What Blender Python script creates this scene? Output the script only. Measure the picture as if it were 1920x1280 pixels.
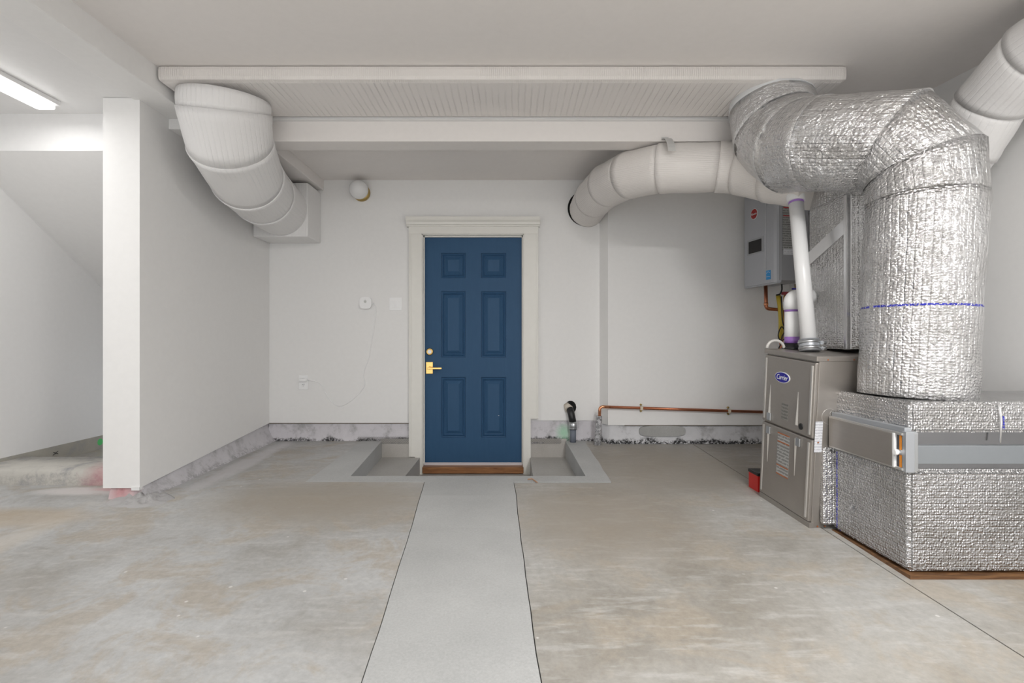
import bpy, bmesh, math, random
from mathutils import Vector, Matrix, noise

# ------------------------------------------------------------------ reset
for o in list(bpy.data.objects):
    bpy.data.objects.remove(o, do_unlink=True)
C = bpy.context.scene.collection
scene = bpy.context.scene
random.seed(7)
PI = math.pi
EYE = 0.965            # all heights below are measured from the camera's eye level; the whole place is lifted by EYE at the end

# ------------------------------------------------------------------ camera
cam_d = bpy.data.cameras.new('camera')
cam = bpy.data.objects.new('camera', cam_d)
C.objects.link(cam)
cam.location = (0, 0, 0)
cam.rotation_euler = (PI/2, 0, 0)
cam_d.sensor_width = 36.0
cam_d.lens = 950.0/1920.0*36.0
cam_d.clip_start = 0.05
scene.camera = cam

# ------------------------------------------------------------------ world, lamps, exposure
w = bpy.data.worlds.new('world')
scene.world = w
w.use_nodes = True
bgn = w.node_tree.nodes['Background']
bgn.inputs[0].default_value = (0.93, 0.96, 1.0, 1)
bgn.inputs[1].default_value = 1.2

def area(name, loc, rot, sx, sy, power, col=(1, 1, 1)):
    l = bpy.data.lights.new(name, 'AREA')
    l.shape = 'RECTANGLE'; l.size = sx; l.size_y = sy; l.energy = power; l.color = col
    o = bpy.data.objects.new(name, l); C.objects.link(o)
    o.location = loc; o.rotation_euler = rot
    return o
portal = area('garage_door_portal', (-0.3, -2.98, 0.0), (PI/2, 0, 0), 5.0, 2.2, 1.0)
portal.data.cycles.is_portal = True
CEIL_LAMPS = [(1.1, 0.40), (1.3, -1.7)]
CEIL_POWER = 46.0
sun_d = bpy.data.lights.new('sun', 'SUN'); sun_d.energy = 6.0; sun_d.angle = math.radians(1.0); sun_d.color = (1.0, 0.95, 0.88)
sun = bpy.data.objects.new('sun', sun_d); C.objects.link(sun); sun.location = (0, -6, 5)
sun.rotation_euler = (math.radians(48), 0, math.radians(-8))      # falls in through the open garage door behind the camera
STRIP_POWER = 9.0
vs = scene.view_settings
vs.view_transform = 'Standard'; vs.look = 'None'; vs.gamma = 1.0
vs.use_curve_mapping = False
vs.exposure = 0.48

# ------------------------------------------------------------------ materials
MATS = {}
def new_mat(name):
    m = bpy.data.materials.new(name); m.use_nodes = True
    nt = m.node_tree
    return m, nt, nt.nodes['Principled BSDF']
def N(nt, typ, **kw):
    n = nt.nodes.new(typ)
    for k, v in kw.items():
        setattr(n, k, v)
    return n
def L(nt, a, b):
    nt.links.new(a, b)
def ramp(nt, fac, stops):
    r = N(nt, 'ShaderNodeValToRGB')
    el = r.color_ramp.elements
    while len(el) > 1: el.remove(el[-1])
    el[0].position, el[0].color = stops[0][0], stops[0][1]
    for p, c in stops[1:]:
        e = el.new(p); e.color = c
    L(nt, fac, r.inputs[0])
    return r.outputs[0]
def g(v): return (v, v, v, 1)
def mathn(nt, op, a, b=None, c=None):
    n = N(nt, 'ShaderNodeMath', operation=op)
    for i, s in enumerate((a, b, c)):
        if s is None: continue
        if isinstance(s, (int, float)): n.inputs[i].default_value = s
        else: L(nt, s, n.inputs[i])
    return n.outputs[0]
def mixc(nt, fac, a, b):
    n = N(nt, 'ShaderNodeMix', data_type='RGBA')
    if isinstance(fac, (int, float)): n.inputs[0].default_value = fac
    else: L(nt, fac, n.inputs[0])
    for i, s in ((6, a), (7, b)):
        if isinstance(s, tuple): n.inputs[i].default_value = s if len(s) == 4 else (*s, 1)
        else: L(nt, s, n.inputs[i])
    return n.outputs[2]
def tex(nt, typ, vec, **inp):
    n = N(nt, typ)
    if vec is not None: L(nt, vec, n.inputs['Vector'])
    for k, v in inp.items():
        n.inputs[k].default_value = v
    return n
def bump(nt, bsdf, h, strength=0.3, dist=0.002):
    b = N(nt, 'ShaderNodeBump')
    b.inputs['Strength'].default_value = strength; b.inputs['Distance'].default_value = dist
    L(nt, h, b.inputs['Height']); L(nt, b.outputs[0], bsdf.inputs['Normal'])
def objco(nt): return N(nt, 'ShaderNodeTexCoord').outputs['Object']
def uvco(nt): return N(nt, 'ShaderNodeTexCoord').outputs['UV']

def plain(name, col, rough=0.5, metal=0.0, nscale=0, nstr=0.0, spec=0.5, trans=0.0):
    if name in MATS: return MATS[name]
    m, nt, b = new_mat(name)
    b.inputs['Base Color'].default_value = (*col, 1)
    b.inputs['Roughness'].default_value = rough
    b.inputs['Metallic'].default_value = metal
    b.inputs['Specular IOR Level'].default_value = spec
    if nscale:
        n = tex(nt, 'ShaderNodeTexNoise', objco(nt), Scale=nscale, Detail=3.0)
        bump(nt, b, n.outputs[0], nstr, 0.002)
        c = ramp(nt, n.outputs[0], [(0.3, (*[x*0.988 for x in col], 1)), (0.7, (*[min(1, x*1.008) for x in col], 1))])
        L(nt, c, b.inputs['Base Color'])
    MATS[name] = m
    return m

M_wall = plain('wall_paint', (0.875, 0.868, 0.858), 0.55, 0, 30, 0.015)
M_ceil = plain('ceiling_paint', (0.875, 0.84, 0.815), 0.6, 0, 30, 0.015)
M_white = plain('white_paint', (0.86, 0.855, 0.85), 0.45, 0, 30, 0.015)
M_trim = plain('trim_paint', (0.84, 0.825, 0.775), 0.35, 0, 20, 0.03)
M_plastic = plain('white_plastic', (0.95, 0.95, 0.95), 0.35)
M_pvc = plain('pvc_white', (0.86, 0.86, 0.86), 0.28)
M_purple = plain('purple_primer', (0.32, 0.16, 0.50), 0.4)
M_black = plain('black_rubber', (0.012, 0.012, 0.013), 0.42)
M_hole = plain('dark_void', (0.01, 0.009, 0.008), 0.9)
M_brass = plain('brass', (0.86, 0.56, 0.19), 0.22, 1.0)
M_bronze = plain('aged_brass', (0.45, 0.33, 0.13), 0.35, 1.0)
M_copper = plain('copper', (0.47, 0.18, 0.10), 0.32, 1.0, 25, 0.05)
M_copper_b = plain('copper_bright', (0.78, 0.36, 0.20), 0.25, 1.0)
M_galv = plain('galvanised', (0.62, 0.64, 0.66), 0.38, 1.0, 60, 0.05)
M_galv_p = plain('galvanised_painted', (0.46, 0.48, 0.51), 0.38, 0.5)
M_yellow = plain('yellow_gas_hose', (0.62, 0.47, 0.05), 0.45)
M_redplastic = plain('red_plastic', (0.60, 0.015, 0.012), 0.35)
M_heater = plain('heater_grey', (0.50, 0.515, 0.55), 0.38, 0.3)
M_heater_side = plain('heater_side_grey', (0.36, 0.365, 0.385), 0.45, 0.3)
M_screen = plain('dark_screen', (0.006, 0.004, 0.004), 0.12)
M_blue = plain('energy_blue', (0.03, 0.32, 0.72), 0.4)
M_badge_blue = plain('badge_blue', (0.015, 0.012, 0.30), 0.25)
M_badge_red = plain('badge_red', (0.42, 0.02, 0.02), 0.3)
M_wht = plain('print_white', (0.85, 0.85, 0.85), 0.4)
M_orange = plain('label_orange', (0.75, 0.27, 0.03), 0.5)
M_labeldark = plain('label_dark', (0.05, 0.05, 0.06), 0.5)
M_redline = plain('label_red', (0.55, 0.03, 0.03), 0.5)
M_rust = plain('label_rust', (0.40, 0.13, 0.05), 0.5)
M_tape = plain('blue_tape', (0.16, 0.34, 0.75), 0.5)
M_globe = plain('opal_glass', (0.86, 0.86, 0.86), 0.18)
M_gap = plain('gap_brown', (0.12, 0.085, 0.05), 0.9)
M_teal = plain('pipe_grey', (0.16, 0.18, 0.22), 0.5, 0, 60, 0.3)
M_wire = plain('wire_lath', (0.33, 0.32, 0.31), 0.5, 0.6)
M_joint = plain('joint_dark', (0.06, 0.055, 0.05), 0.9)

def door_mat():
    m, nt, b = new_mat('door_blue')
    co = objco(nt)
    mp = N(nt, 'ShaderNodeMapping'); L(nt, co, mp.inputs[0]); mp.inputs['Scale'].default_value = (9, 9, 1.2)
    n = tex(nt, 'ShaderNodeTexNoise', mp.outputs[0], Scale=5.0, Detail=4.0)
    c = ramp(nt, n.outputs[0], [(0.3, (0.033, 0.093, 0.190, 1)), (0.7, (0.037, 0.100, 0.200, 1))])
    L(nt, c, b.inputs['Base Color'])
    b.inputs['Roughness'].default_value = 0.5
    b.inputs['Specular IOR Level'].default_value = 0.25
    bump(nt, b, n.outputs[0], 0.02, 0.001)
    return m
M_door = door_mat()

def wood_mat(name, a, c_, scale=(1.5, 18, 18)):
    m, nt, b = new_mat(name)
    mp = N(nt, 'ShaderNodeMapping'); L(nt, objco(nt), mp.inputs[0]); mp.inputs['Scale'].default_value = scale
    n = tex(nt, 'ShaderNodeTexNoise', mp.outputs[0], Scale=4.0, Detail=6.0, Distortion=0.8)
    c = ramp(nt, n.outputs[0], [(0.3, (*a, 1)), (0.7, (*c_, 1))])
    L(nt, c, b.inputs['Base Color']); b.inputs['Roughness'].default_value = 0.45
    bump(nt, b, n.outputs[0], 0.2, 0.001)
    return m
M_oak = wood_mat('stained_oak', (0.16, 0.06, 0.02), (0.40, 0.19, 0.075))
M_ply = wood_mat('plywood_edge', (0.07, 0.03, 0.012), (0.24, 0.12, 0.05), (2, 10, 60))

def concrete_old(name='old_concrete', cool=False):
    """worn garage slab: grey, with tan wear, pale paint flecks and dark pits"""
    m, nt, b = new_mat(name)
    co = objco(nt)
    n1 = tex(nt, 'ShaderNodeTexNoise', co, Scale=0.9, Detail=8.0, Roughness=0.62, Distortion=0.4)
    n2 = tex(nt, 'ShaderNodeTexNoise', co, Scale=3.2, Detail=9.0, Roughness=0.7, Distortion=0.6)
    n3 = tex(nt, 'ShaderNodeTexNoise', co, Scale=38.0, Detail=5.0, Roughness=0.7)
    mp = N(nt, 'ShaderNodeMapping'); L(nt, co, mp.inputs[0])
    mp.inputs['Rotation'].default_value = (0, 0, -0.7); mp.inputs['Scale'].default_value = (1.0, 5.0, 1.0)
    n4 = tex(nt, 'ShaderNodeTexNoise', mp.outputs[0], Scale=4.0, Detail=7.0, Roughness=0.65)
    base = ramp(nt, n1.outputs[0], [(0.37, (0.31, 0.288, 0.252, 1)), (0.5, (0.405, 0.39, 0.362, 1)), (0.64, (0.465, 0.46, 0.445, 1))])
    if cool:
        base = ramp(nt, n1.outputs[0], [(0.36, (0.37, 0.355, 0.33, 1)), (0.5, (0.45, 0.45, 0.444, 1)), (0.62, (0.515, 0.52, 0.52, 1))])
    tan = ramp(nt, n2.outputs[0], [(0.50, g(0)), (0.60, g(1))])
    c1 = mixc(nt, mathn(nt, 'MULTIPLY', tan, 0.62 if cool else 0.55), base, (0.42, 0.365, 0.295))
    dark = ramp(nt, n2.outputs[0], [(0.30, g(1)), (0.44, g(0))])
    c2 = mixc(nt, mathn(nt, 'MULTIPLY', dark, 0.5), c1, (0.27, 0.25, 0.22))
    brush = ramp(nt, n4.outputs[0], [(0.52, g(0)), (0.64, g(1))])
    c3 = mixc(nt, mathn(nt, 'MULTIPLY', brush, 0.45), c2, (0.55, 0.545, 0.53))
    fine = ramp(nt, n3.outputs[0], [(0.3, g(0.86)), (0.7, g(1.08))])
    mul = N(nt, 'ShaderNodeMix', data_type='RGBA', blend_type='MULTIPLY'); mul.inputs[0].default_value = 1.0
    L(nt, c3, mul.inputs[6]); L(nt, fine, mul.inputs[7])
    v = tex(nt, 'ShaderNodeTexVoronoi', co, Scale=9.0)
    v2 = tex(nt, 'ShaderNodeTexNoise', co, Scale=1.7)
    fl = mathn(nt, 'MULTIPLY', ramp(nt, v.outputs['Distance'], [(0.05, g(1)), (0.075, g(0))]), ramp(nt, v2.outputs[0], [(0.5, g(0)), (0.56, g(1))]))
    c4 = mixc(nt, mathn(nt, 'MULTIPLY', fl, 0.7), mul.outputs[2], (0.74, 0.73, 0.71))
    # overspray from painting beside the wall end: pink and pale patches on the slab
    sx = N(nt, 'ShaderNodeSeparateXYZ'); L(nt, co, sx.inputs[0])
    def spot(cx, cy, rx, ry, soft):
        dx = mathn(nt, 'DIVIDE', mathn(nt, 'SUBTRACT', sx.outputs[0], cx), rx)
        dy = mathn(nt, 'DIVIDE', mathn(nt, 'SUBTRACT', sx.outputs[1], cy), ry)
        d = mathn(nt, 'ADD', mathn(nt, 'MULTIPLY', dx, dx), mathn(nt, 'MULTIPLY', dy, dy))
        d = mathn(nt, 'ADD', d, mathn(nt, 'MULTIPLY', mathn(nt, 'SUBTRACT', n2.outputs[0], 0.5), 1.6))
        return ramp(nt, d, [(1.0-soft, g(1)), (1.0, g(0))])
    c5 = mixc(nt, mathn(nt, 'MULTIPLY', spot(-2.62, 3.17, 0.42, 0.10, 0.8), 0.75), c4, (0.74, 0.70, 0.69))
    c5 = mixc(nt, mathn(nt, 'MULTIPLY', spot(-2.48, 3.20, 0.20, 0.05, 0.9), 0.6), c5, (0.66, 0.30, 0.32))
    c5 = mixc(nt, mathn(nt, 'MULTIPLY', spot(-2.75, 2.75, 0.55, 0.16, 0.8), 0.55), c5, (0.46, 0.36, 0.24))
    c5 = mixc(nt, mathn(nt, 'MULTIPLY', spot(-2.02, 3.85, 0.10, 0.85, 0.8), 0.75), c5, (0.62, 0.60, 0.61))
    c5 = mixc(nt, mathn(nt, 'MULTIPLY', spot(-2.45, 2.2, 0.12, 0.8, 0.8), 0.45), c5, (0.60, 0.54, 0.46))
    # old brown wear on the slab near the door well
    c5 = mixc(nt, mathn(nt, 'MULTIPLY', spot(-1.10, 3.02, 0.80, 0.48, 0.9), 0.85), c5, (0.33, 0.29, 0.235))
    c5 = mixc(nt, mathn(nt, 'MULTIPLY', spot(1.15, 3.75, 0.80, 0.85, 0.9), 0.8), c5, (0.31, 0.275, 0.225))
    c5 = mixc(nt, mathn(nt, 'MULTIPLY', spot(0.50, 2.75, 0.60, 0.65, 0.9), 0.75), c5, (0.34, 0.30, 0.25))
    L(nt, c5, b.inputs['Base Color'])
    L(nt, ramp(nt, n2.outputs[0], [(0.3, g(0.34)), (0.7, g(0.6))]), b.inputs['Roughness'])
    bump(nt, b, mathn(nt, 'ADD', n3.outputs[0], n2.outputs[0]), 0.12, 0.004)
    return m
def concrete_new(name='new_concrete', ca=(0.43, 0.435, 0.432), cb=(0.51, 0.515, 0.51), fleck=True):
    m, nt, b = new_mat(name)
    co = objco(nt)
    n1 = tex(nt, 'ShaderNodeTexNoise', co, Scale=2.0, Detail=6.0, Roughness=0.6)
    n3 = tex(nt, 'ShaderNodeTexNoise', co, Scale=120.0, Detail=4.0, Roughness=0.7)
    base = ramp(nt, n1.outputs[0], [(0.3, (*ca, 1)), (0.7, (*cb, 1))])
    fine = ramp(nt, n3.outputs[0], [(0.3, g(0.88)), (0.7, g(1.06))])
    mul = N(nt, 'ShaderNodeMix', data_type='RGBA', blend_type='MULTIPLY'); mul.inputs[0].default_value = 1.0
    L(nt, base, mul.inputs[6]); L(nt, fine, mul.inputs[7])
    v = tex(nt, 'ShaderNodeTexVoronoi', co, Scale=14.0)
    c = mixc(nt, mathn(nt, 'MULTIPLY', ramp(nt, v.outputs['Distance'], [(0.03, g(1)), (0.05, g(0))]), 0.4), mul.outputs[2], (0.30, 0.29, 0.28))
    L(nt, c, b.inputs['Base Color'])
    b.inputs['Roughness'].default_value = 0.62
    bump(nt, b, n3.outputs[0], 0.15, 0.002)
    return m
def foundation_mat(name, tone=(0.62, 0.61, 0.63), tar=0.5, green=None, pink=None, top=0.26, thr=0.50):
    """whitewashed foundation kerb with dirt and a black tar line with ragged edges near its foot"""
    m, nt, b = new_mat(name)
    co = objco(nt)
    n1 = tex(nt, 'ShaderNodeTexNoise', co, Scale=6.0, Detail=8.0, Roughness=0.7)
    n2 = tex(nt, 'ShaderNodeTexNoise', co, Scale=55.0, Detail=6.0, Roughness=0.75)
    base = ramp(nt, n1.outputs[0], [(0.30, (0.34, 0.335, 0.34, 1)), (0.48, (*tone, 1)), (0.75, (*[min(1, t*1.12) for t in tone], 1))])
    uv = N(nt, 'ShaderNodeSeparateXYZ'); L(nt, uvco(nt), uv.inputs[0])
    # v runs 0 at the foot to 1 at the top of the kerb
    hv = mathn(nt, 'ADD', uv.outputs[1], mathn(nt, 'MULTIPLY', mathn(nt, 'SUBTRACT', n1.outputs[0], 0.5), 0.9))
    band = ramp(nt, hv, [(0.0, g(0.6)), (0.06, g(1)), (top-0.06, g(1)), (top+0.06, g(0))])
    grit = ramp(nt, n2.outputs[0], [(thr-0.05, g(0)), (thr+0.04, g(1))])
    c = mixc(nt, mathn(nt, 'MULTIPLY', mathn(nt, 'MULTIPLY', band, grit), tar), base, (0.02, 0.02, 0.022))
    sx = N(nt, 'ShaderNodeSeparateXYZ'); L(nt, co, sx.inputs[0])
    for spec_ in (green or []) + (pink or []):
        cx, cz, r, col, k = spec_
        dx = mathn(nt, 'SUBTRACT', sx.outputs[0], cx); dz = mathn(nt, 'SUBTRACT', sx.outputs[2], cz)
        d = mathn(nt, 'SQRT', mathn(nt, 'ADD', mathn(nt, 'MULTIPLY', dx, dx), mathn(nt, 'MULTIPLY', dz, dz)))
        d = mathn(nt, 'ADD', d, mathn(nt, 'MULTIPLY', mathn(nt, 'SUBTRACT', n1.outputs[0], 0.5), r))
        c = mixc(nt, mathn(nt, 'MULTIPLY', ramp(nt, mathn(nt, 'DIVIDE', d, r), [(0.2, g(1)), (1.0, g(0))]), k), c, col)
    L(nt, c, b.inputs['Base Color'])
    b.inputs['Roughness'].default_value = 0.75
    bump(nt, b, mathn(nt, 'ADD', n2.outputs[0], n1.outputs[0]), 0.35, 0.006)
    return m
M_old = concrete_old()
M_old_cool = concrete_old('old_concrete_cool', True)
M_new = concrete_new()
M_pit = concrete_new('pit_concrete', (0.42, 0.405, 0.38), (0.50, 0.49, 0.47))
M_stairconc = concrete_new('stair_concrete', (0.34, 0.325, 0.29), (0.43, 0.41, 0.37))

def foil_mat(name, lines='u', period=0.028, print_v=None, print_u=None, rough=0.12, wr=1.0, alb=1.0):
    """reflective bubble insulation: quilt lines, bubbles and loose wrinkles as relief on bright foil"""
    m, nt, b = new_mat(name)
    uv = uvco(nt)
    s = N(nt, 'ShaderNodeSeparateXYZ'); L(nt, uv, s.inputs[0])
    U, V = s.outputs[0], s.outputs[1]
    nd = tex(nt, 'ShaderNodeTexNoise', uv, Scale=7.0, Detail=3.0)
    a, o_ = (U, V) if lines == 'u' else (V, U)
    a2 = mathn(nt, 'ADD', a, mathn(nt, 'MULTIPLY', mathn(nt, 'SUBTRACT', nd.outputs[0], 0.5), 0.012))
    ph = mathn(nt, 'PINGPONG', mathn(nt, 'DIVIDE', a2, period), 0.5)       # 0 at the seam, .5 between seams
    quilt = ramp(nt, ph, [(0.0, g(0)), (0.10, g(0.75)), (0.5, g(1))])
    cb = N(nt, 'ShaderNodeCombineXYZ')
    L(nt, mathn(nt, 'DIVIDE', a2, period*0.5), cb.inputs[0]); L(nt, mathn(nt, 'DIVIDE', o_, period*0.42), cb.inputs[1])
    vo = tex(nt, 'ShaderNodeTexVoronoi', cb.outputs[0], Scale=1.0, Randomness=0.55)
    bub = ramp(nt, vo.outputs['Distance'], [(0.0, g(1)), (0.62, g(0.0))])
    nw = tex(nt, 'ShaderNodeTexNoise', uv, Scale=22.0, Detail=5.0, Roughness=0.6, Distortion=1.2)
    nl = tex(nt, 'ShaderNodeTexNoise', uv, Scale=4.0, Detail=3.0, Roughness=0.5, Distortion=0.6)
    h = mathn(nt, 'ADD', mathn(nt, 'MULTIPLY', quilt, 0.40), mathn(nt, 'MULTIPLY', bub, 0.70))
    h = mathn(nt, 'ADD', h, mathn(nt, 'MULTIPLY', nw.outputs[0], 1.8*wr))
    h = mathn(nt, 'ADD', h, mathn(nt, 'MULTIPLY', nl.outputs[0], 2.2*wr))
    bump(nt, b, h, 0.9, 0.007)
    col = mixc(nt, ramp(nt, nl.outputs[0], [(0.35, g(0)), (0.65, g(1))]), (0.62*alb, 0.615*alb, 0.61*alb), (0.76*alb, 0.76*alb, 0.77*alb))
    met = None
    for val, span, along, band in ((V, 0.005, U, print_v), (U, 0.005, V, print_u)):
        if band is None: continue
        for pos, lo, hi in band:
            inb = mathn(nt, 'LESS_THAN', mathn(nt, 'ABSOLUTE', mathn(nt, 'SUBTRACT', val, pos)), span)
            rng = mathn(nt, 'MULTIPLY', mathn(nt, 'GREATER_THAN', along, lo), mathn(nt, 'LESS_THAN', along, hi))
            ntx = tex(nt, 'ShaderNodeTexNoise', uv, Scale=150.0, Detail=1.0)
            k = mathn(nt, 'MULTIPLY', mathn(nt, 'MULTIPLY', inb, rng), mathn(nt, 'GREATER_THAN', ntx.outputs[0], 0.43))
            col = mixc(nt, k, col, (0.03, 0.035, 0.42))
            met = k if met is None else mathn(nt, 'MAXIMUM', met, k)
    L(nt, col, b.inputs['Base Color'])
    if met is not None: L(nt, mathn(nt, 'MULTIPLY', 0.88, mathn(nt, 'SUBTRACT', 1.0, met)), b.inputs['Metallic'])
    else: b.inputs['Metallic'].default_value = 0.88
    b.inputs['Roughness'].default_value = rough
    return m
M_foil = foil_mat('foil_wrap', 'u', 0.026)
M_foil_cyl = foil_mat('foil_wrap_printed', 'u', 0.030, print_v=[(0.408, 0.02, 0.55), (0.408, 0.585, 1.9)])
M_foil_box = foil_mat('foil_wrap_horizontal', 'v', 0.024, print_u=[(2.565, -2, -0.555), (2.565, -0.535, 2)], wr=0.7, alb=0.78)
M_foil_top = foil_mat('foil_wrap_upper', 'v', 0.024, print_u=[(2.045, -0.365, -0.310)], wr=0.8, alb=0.85)

def steel_mat():
    m, nt, b = new_mat('brushed_case_steel')
    co = objco(nt)
    mp = N(nt, 'ShaderNodeMapping'); L(nt, co, mp.inputs[0]); mp.inputs['Scale'].default_value = (1, 1, 14)
    n = tex(nt, 'ShaderNodeTexNoise', mp.outputs[0], Scale=14.0, Detail=4.0)
    n2 = tex(nt, 'ShaderNodeTexNoise', co, Scale=5.0, Detail=4.0)
    c = mixc(nt, n2.outputs[0], (0.35, 0.322, 0.292), (0.43, 0.40, 0.37))
    L(nt, c, b.inputs['Base Color'])
    b.inputs['Metallic'].default_value = 0.65
    L(nt, ramp(nt, n.outputs[0], [(0.3, g(0.34)), (0.7, g(0.46))]), b.inputs['Roughness'])
    bump(nt, b, n.outputs[0], 0.04, 0.001)
    return m
M_steel = steel_mat()

def wrap_mat(name, col, lines, period, k=0.5, rough=0.5):
    """painted white duct wrap: faint ribs across the wrap and lumpy insulation below"""
    m, nt, b = new_mat(name)
    uv = uvco(nt)
    s = N(nt, 'ShaderNodeSeparateXYZ'); L(nt, uv, s.inputs[0])
    nd = tex(nt, 'ShaderNodeTexNoise', uv, Scale=5.0, Detail=3.0)
    a = s.outputs[0] if lines == 'u' else s.outputs[1]
    a2 = mathn(nt, 'ADD', a, mathn(nt, 'MULTIPLY', mathn(nt, 'SUBTRACT', nd.outputs[0], 0.5), 0.01))
    ph = mathn(nt, 'PINGPONG', mathn(nt, 'DIVIDE', a2, period), 0.5)
    q = ramp(nt, ph, [(0.0, g(0)), (0.14, g(0.85)), (0.5, g(1))])
    gate = ramp(nt, tex(nt, 'ShaderNodeTexNoise', uv, Scale=3.0, Detail=2.0).outputs[0], [(0.35, g(0.15)), (0.6, g(1))])
    nf = tex(nt, 'ShaderNodeTexNoise', uv, Scale=60.0, Detail=4.0)
    h = mathn(nt, 'ADD', mathn(nt, 'MULTIPLY', mathn(nt, 'MULTIPLY', q, gate), k), mathn(nt, 'MULTIPLY', nf.outputs[0], 0.25))
    h = mathn(nt, 'ADD', h, mathn(nt, 'MULTIPLY', nd.outputs[0], 0.8))
    bump(nt, b, h, 0.8, 0.008)
    b.inputs['Base Color'].default_value = (*col, 1)
    b.inputs['Roughness'].default_value = rough
    return m
M_wrap = wrap_mat('white_duct_wrap', (0.86, 0.85, 0.845), 'u', 0.03, 0.35)
M_wrap_b = wrap_mat('branch_duct_wrap', (0.83, 0.795, 0.765), 'u', 0.012, 0.3)
M_trunk = wrap_mat('trunk_duct_wrap', (0.88, 0.845, 0.82), 'u', 0.040, 0.75)
M_mastic = plain('white_mastic', (0.78, 0.79, 0.80), 0.5, 0, 30, 0.2)

def label_mat(name, paper, ink, rows=60, inkamt=0.55):
    m, nt, b = new_mat(name)
    uv = uvco(nt)
    s = N(nt, 'ShaderNodeSeparateXYZ'); L(nt, uv, s.inputs[0])
    row = mathn(nt, 'PINGPONG', mathn(nt, 'MULTIPLY', s.outputs[1], rows), 0.5)
    nn = tex(nt, 'ShaderNodeTexNoise', uv, Scale=70.0, Detail=2.0)
    k = mathn(nt, 'MULTIPLY', mathn(nt, 'LESS_THAN', row, 0.28), mathn(nt, 'GREATER_THAN', nn.outputs[0], 0.42))
    L(nt, mixc(nt, mathn(nt, 'MULTIPLY', k, inkamt), (*paper, 1), (*ink, 1)), b.inputs['Base Color'])
    b.inputs['Roughness'].default_value = 0.5
    return m
M_lab_grey = label_mat('label_print_grey', (0.42, 0.42, 0.41), (0.06, 0.06, 0.06), 55)
M_lab_white = label_mat('label_print_white', (0.80, 0.81, 0.84), (0.25, 0.25, 0.32), 70, 0.35)
M_lab_tan = label_mat('label_print_tan', (0.27, 0.26, 0.24), (0.05, 0.05, 0.05), 55)

# ------------------------------------------------------------------ mesh helpers
def quad(bm, pts):
    try: return bm.faces.new([bm.verts.new(p) for p in pts])
    except ValueError: return None
def box(bm, x0, x1, y0, y1, z0, z1, bev=0.0, M=None):
    vs_ = [bm.verts.new((x, y, z)) for z in (z0, z1) for y in (y0, y1) for x in (x0, x1)]
    fs = [bm.faces.new([vs_[i] for i in f]) for f in ((0, 2, 3, 1), (4, 5, 7, 6), (0, 1, 5, 4), (2, 6, 7, 3), (0, 4, 6, 2), (1, 3, 7, 5))]
    if bev > 0:
        es = list({e for f in fs for e in f.edges})
        r = bmesh.ops.bevel(bm, geom=es, offset=bev, segments=2, affect='EDGES', profile=0.6)
        vs_ = list({v for f in r['faces'] for v in f.verts} | {v for v in vs_ if v.is_valid})
    if M is not None: bmesh.ops.transform(bm, matrix=M, verts=[v for v in vs_ if v.is_valid])
    return bm
def BM(*boxes, bev=0.0):
    bm = bmesh.new()
    for b_ in boxes: box(bm, *b_, bev=bev)
    return bm
def prism(bm, poly, axis, a0, a1):
    """extrude a 2-D polygon along an axis ('x': (y,z) poly, 'y': (x,z) poly, 'z': (x,y) poly)"""
    def P(p, a): return {'x': (a, p[0], p[1]), 'y': (p[0], a, p[1]), 'z': (p[0], p[1], a)}[axis]
    A = [bm.verts.new(P(p, a0)) for p in poly]; B = [bm.verts.new(P(p, a1)) for p in poly]
    n = len(poly)
    bm.faces.new(A); bm.faces.new(B[::-1])
    for i in range(n): bm.faces.new((A[i], B[i], B[(i+1) % n], A[(i+1) % n]))
    bmesh.ops.recalc_face_normals(bm, faces=bm.faces[:])
    return bm
def frame_axes(d):
    d = d.normalized()
    up = Vector((0, 0, 1)) if abs(d.z) < 0.9 else Vector((0, 1, 0))
    u = d.cross(up).normalized(); v = d.cross(u).normalized()
    return u, v
def fillet(pts, R, n=5):
    pts = [Vector(p) for p in pts]
    out = [pts[0]]
    for i in range(1, len(pts)-1):
        a, b_, c = pts[i-1], pts[i], pts[i+1]
        d1 = (a-b_); d2 = (c-b_)
        t = min(R, d1.length*0.45, d2.length*0.45)
        p1 = b_+d1.normalized()*t; p2 = b_+d2.normalized()*t
        for k in range(n+1):
            s = k/n
            out.append((1-s)**2*p1+2*s*(1-s)*b_+s*s*p2)
    out.append(pts[-1])
    return out
def pipe(bm, pts, r, seg=14, caps=True):
    pts = [Vector(p) for p in pts]
    u, v = frame_axes(pts[1]-pts[0])
    rings = []
    for i, p in enumerate(pts):
        d = ((pts[i+1]-pts[i]).normalized() if i < len(pts)-1 else Vector((0, 0, 0))) + ((pts[i]-pts[i-1]).normalized() if i > 0 else Vector((0, 0, 0)))
        d.normalize()
        u = (u-d*u.dot(d)).normalized(); v = d.cross(u)
        rr = r[i] if isinstance(r, (list, tuple)) else r
        rings.append([bm.verts.new(p+u*math.cos(2*PI*k/seg)*rr+v*math.sin(2*PI*k/seg)*rr) for k in range(seg)])
    for a, b_ in zip(rings, rings[1:]):
        for k in range(seg):
            f = bm.faces.new((a[k], a[(k+1) % seg], b_[(k+1) % seg], b_[k])); f.smooth = True
    if caps:
        bm.faces.new(rings[0][::-1]); bm.faces.new(rings[-1])
    return bm
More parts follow.
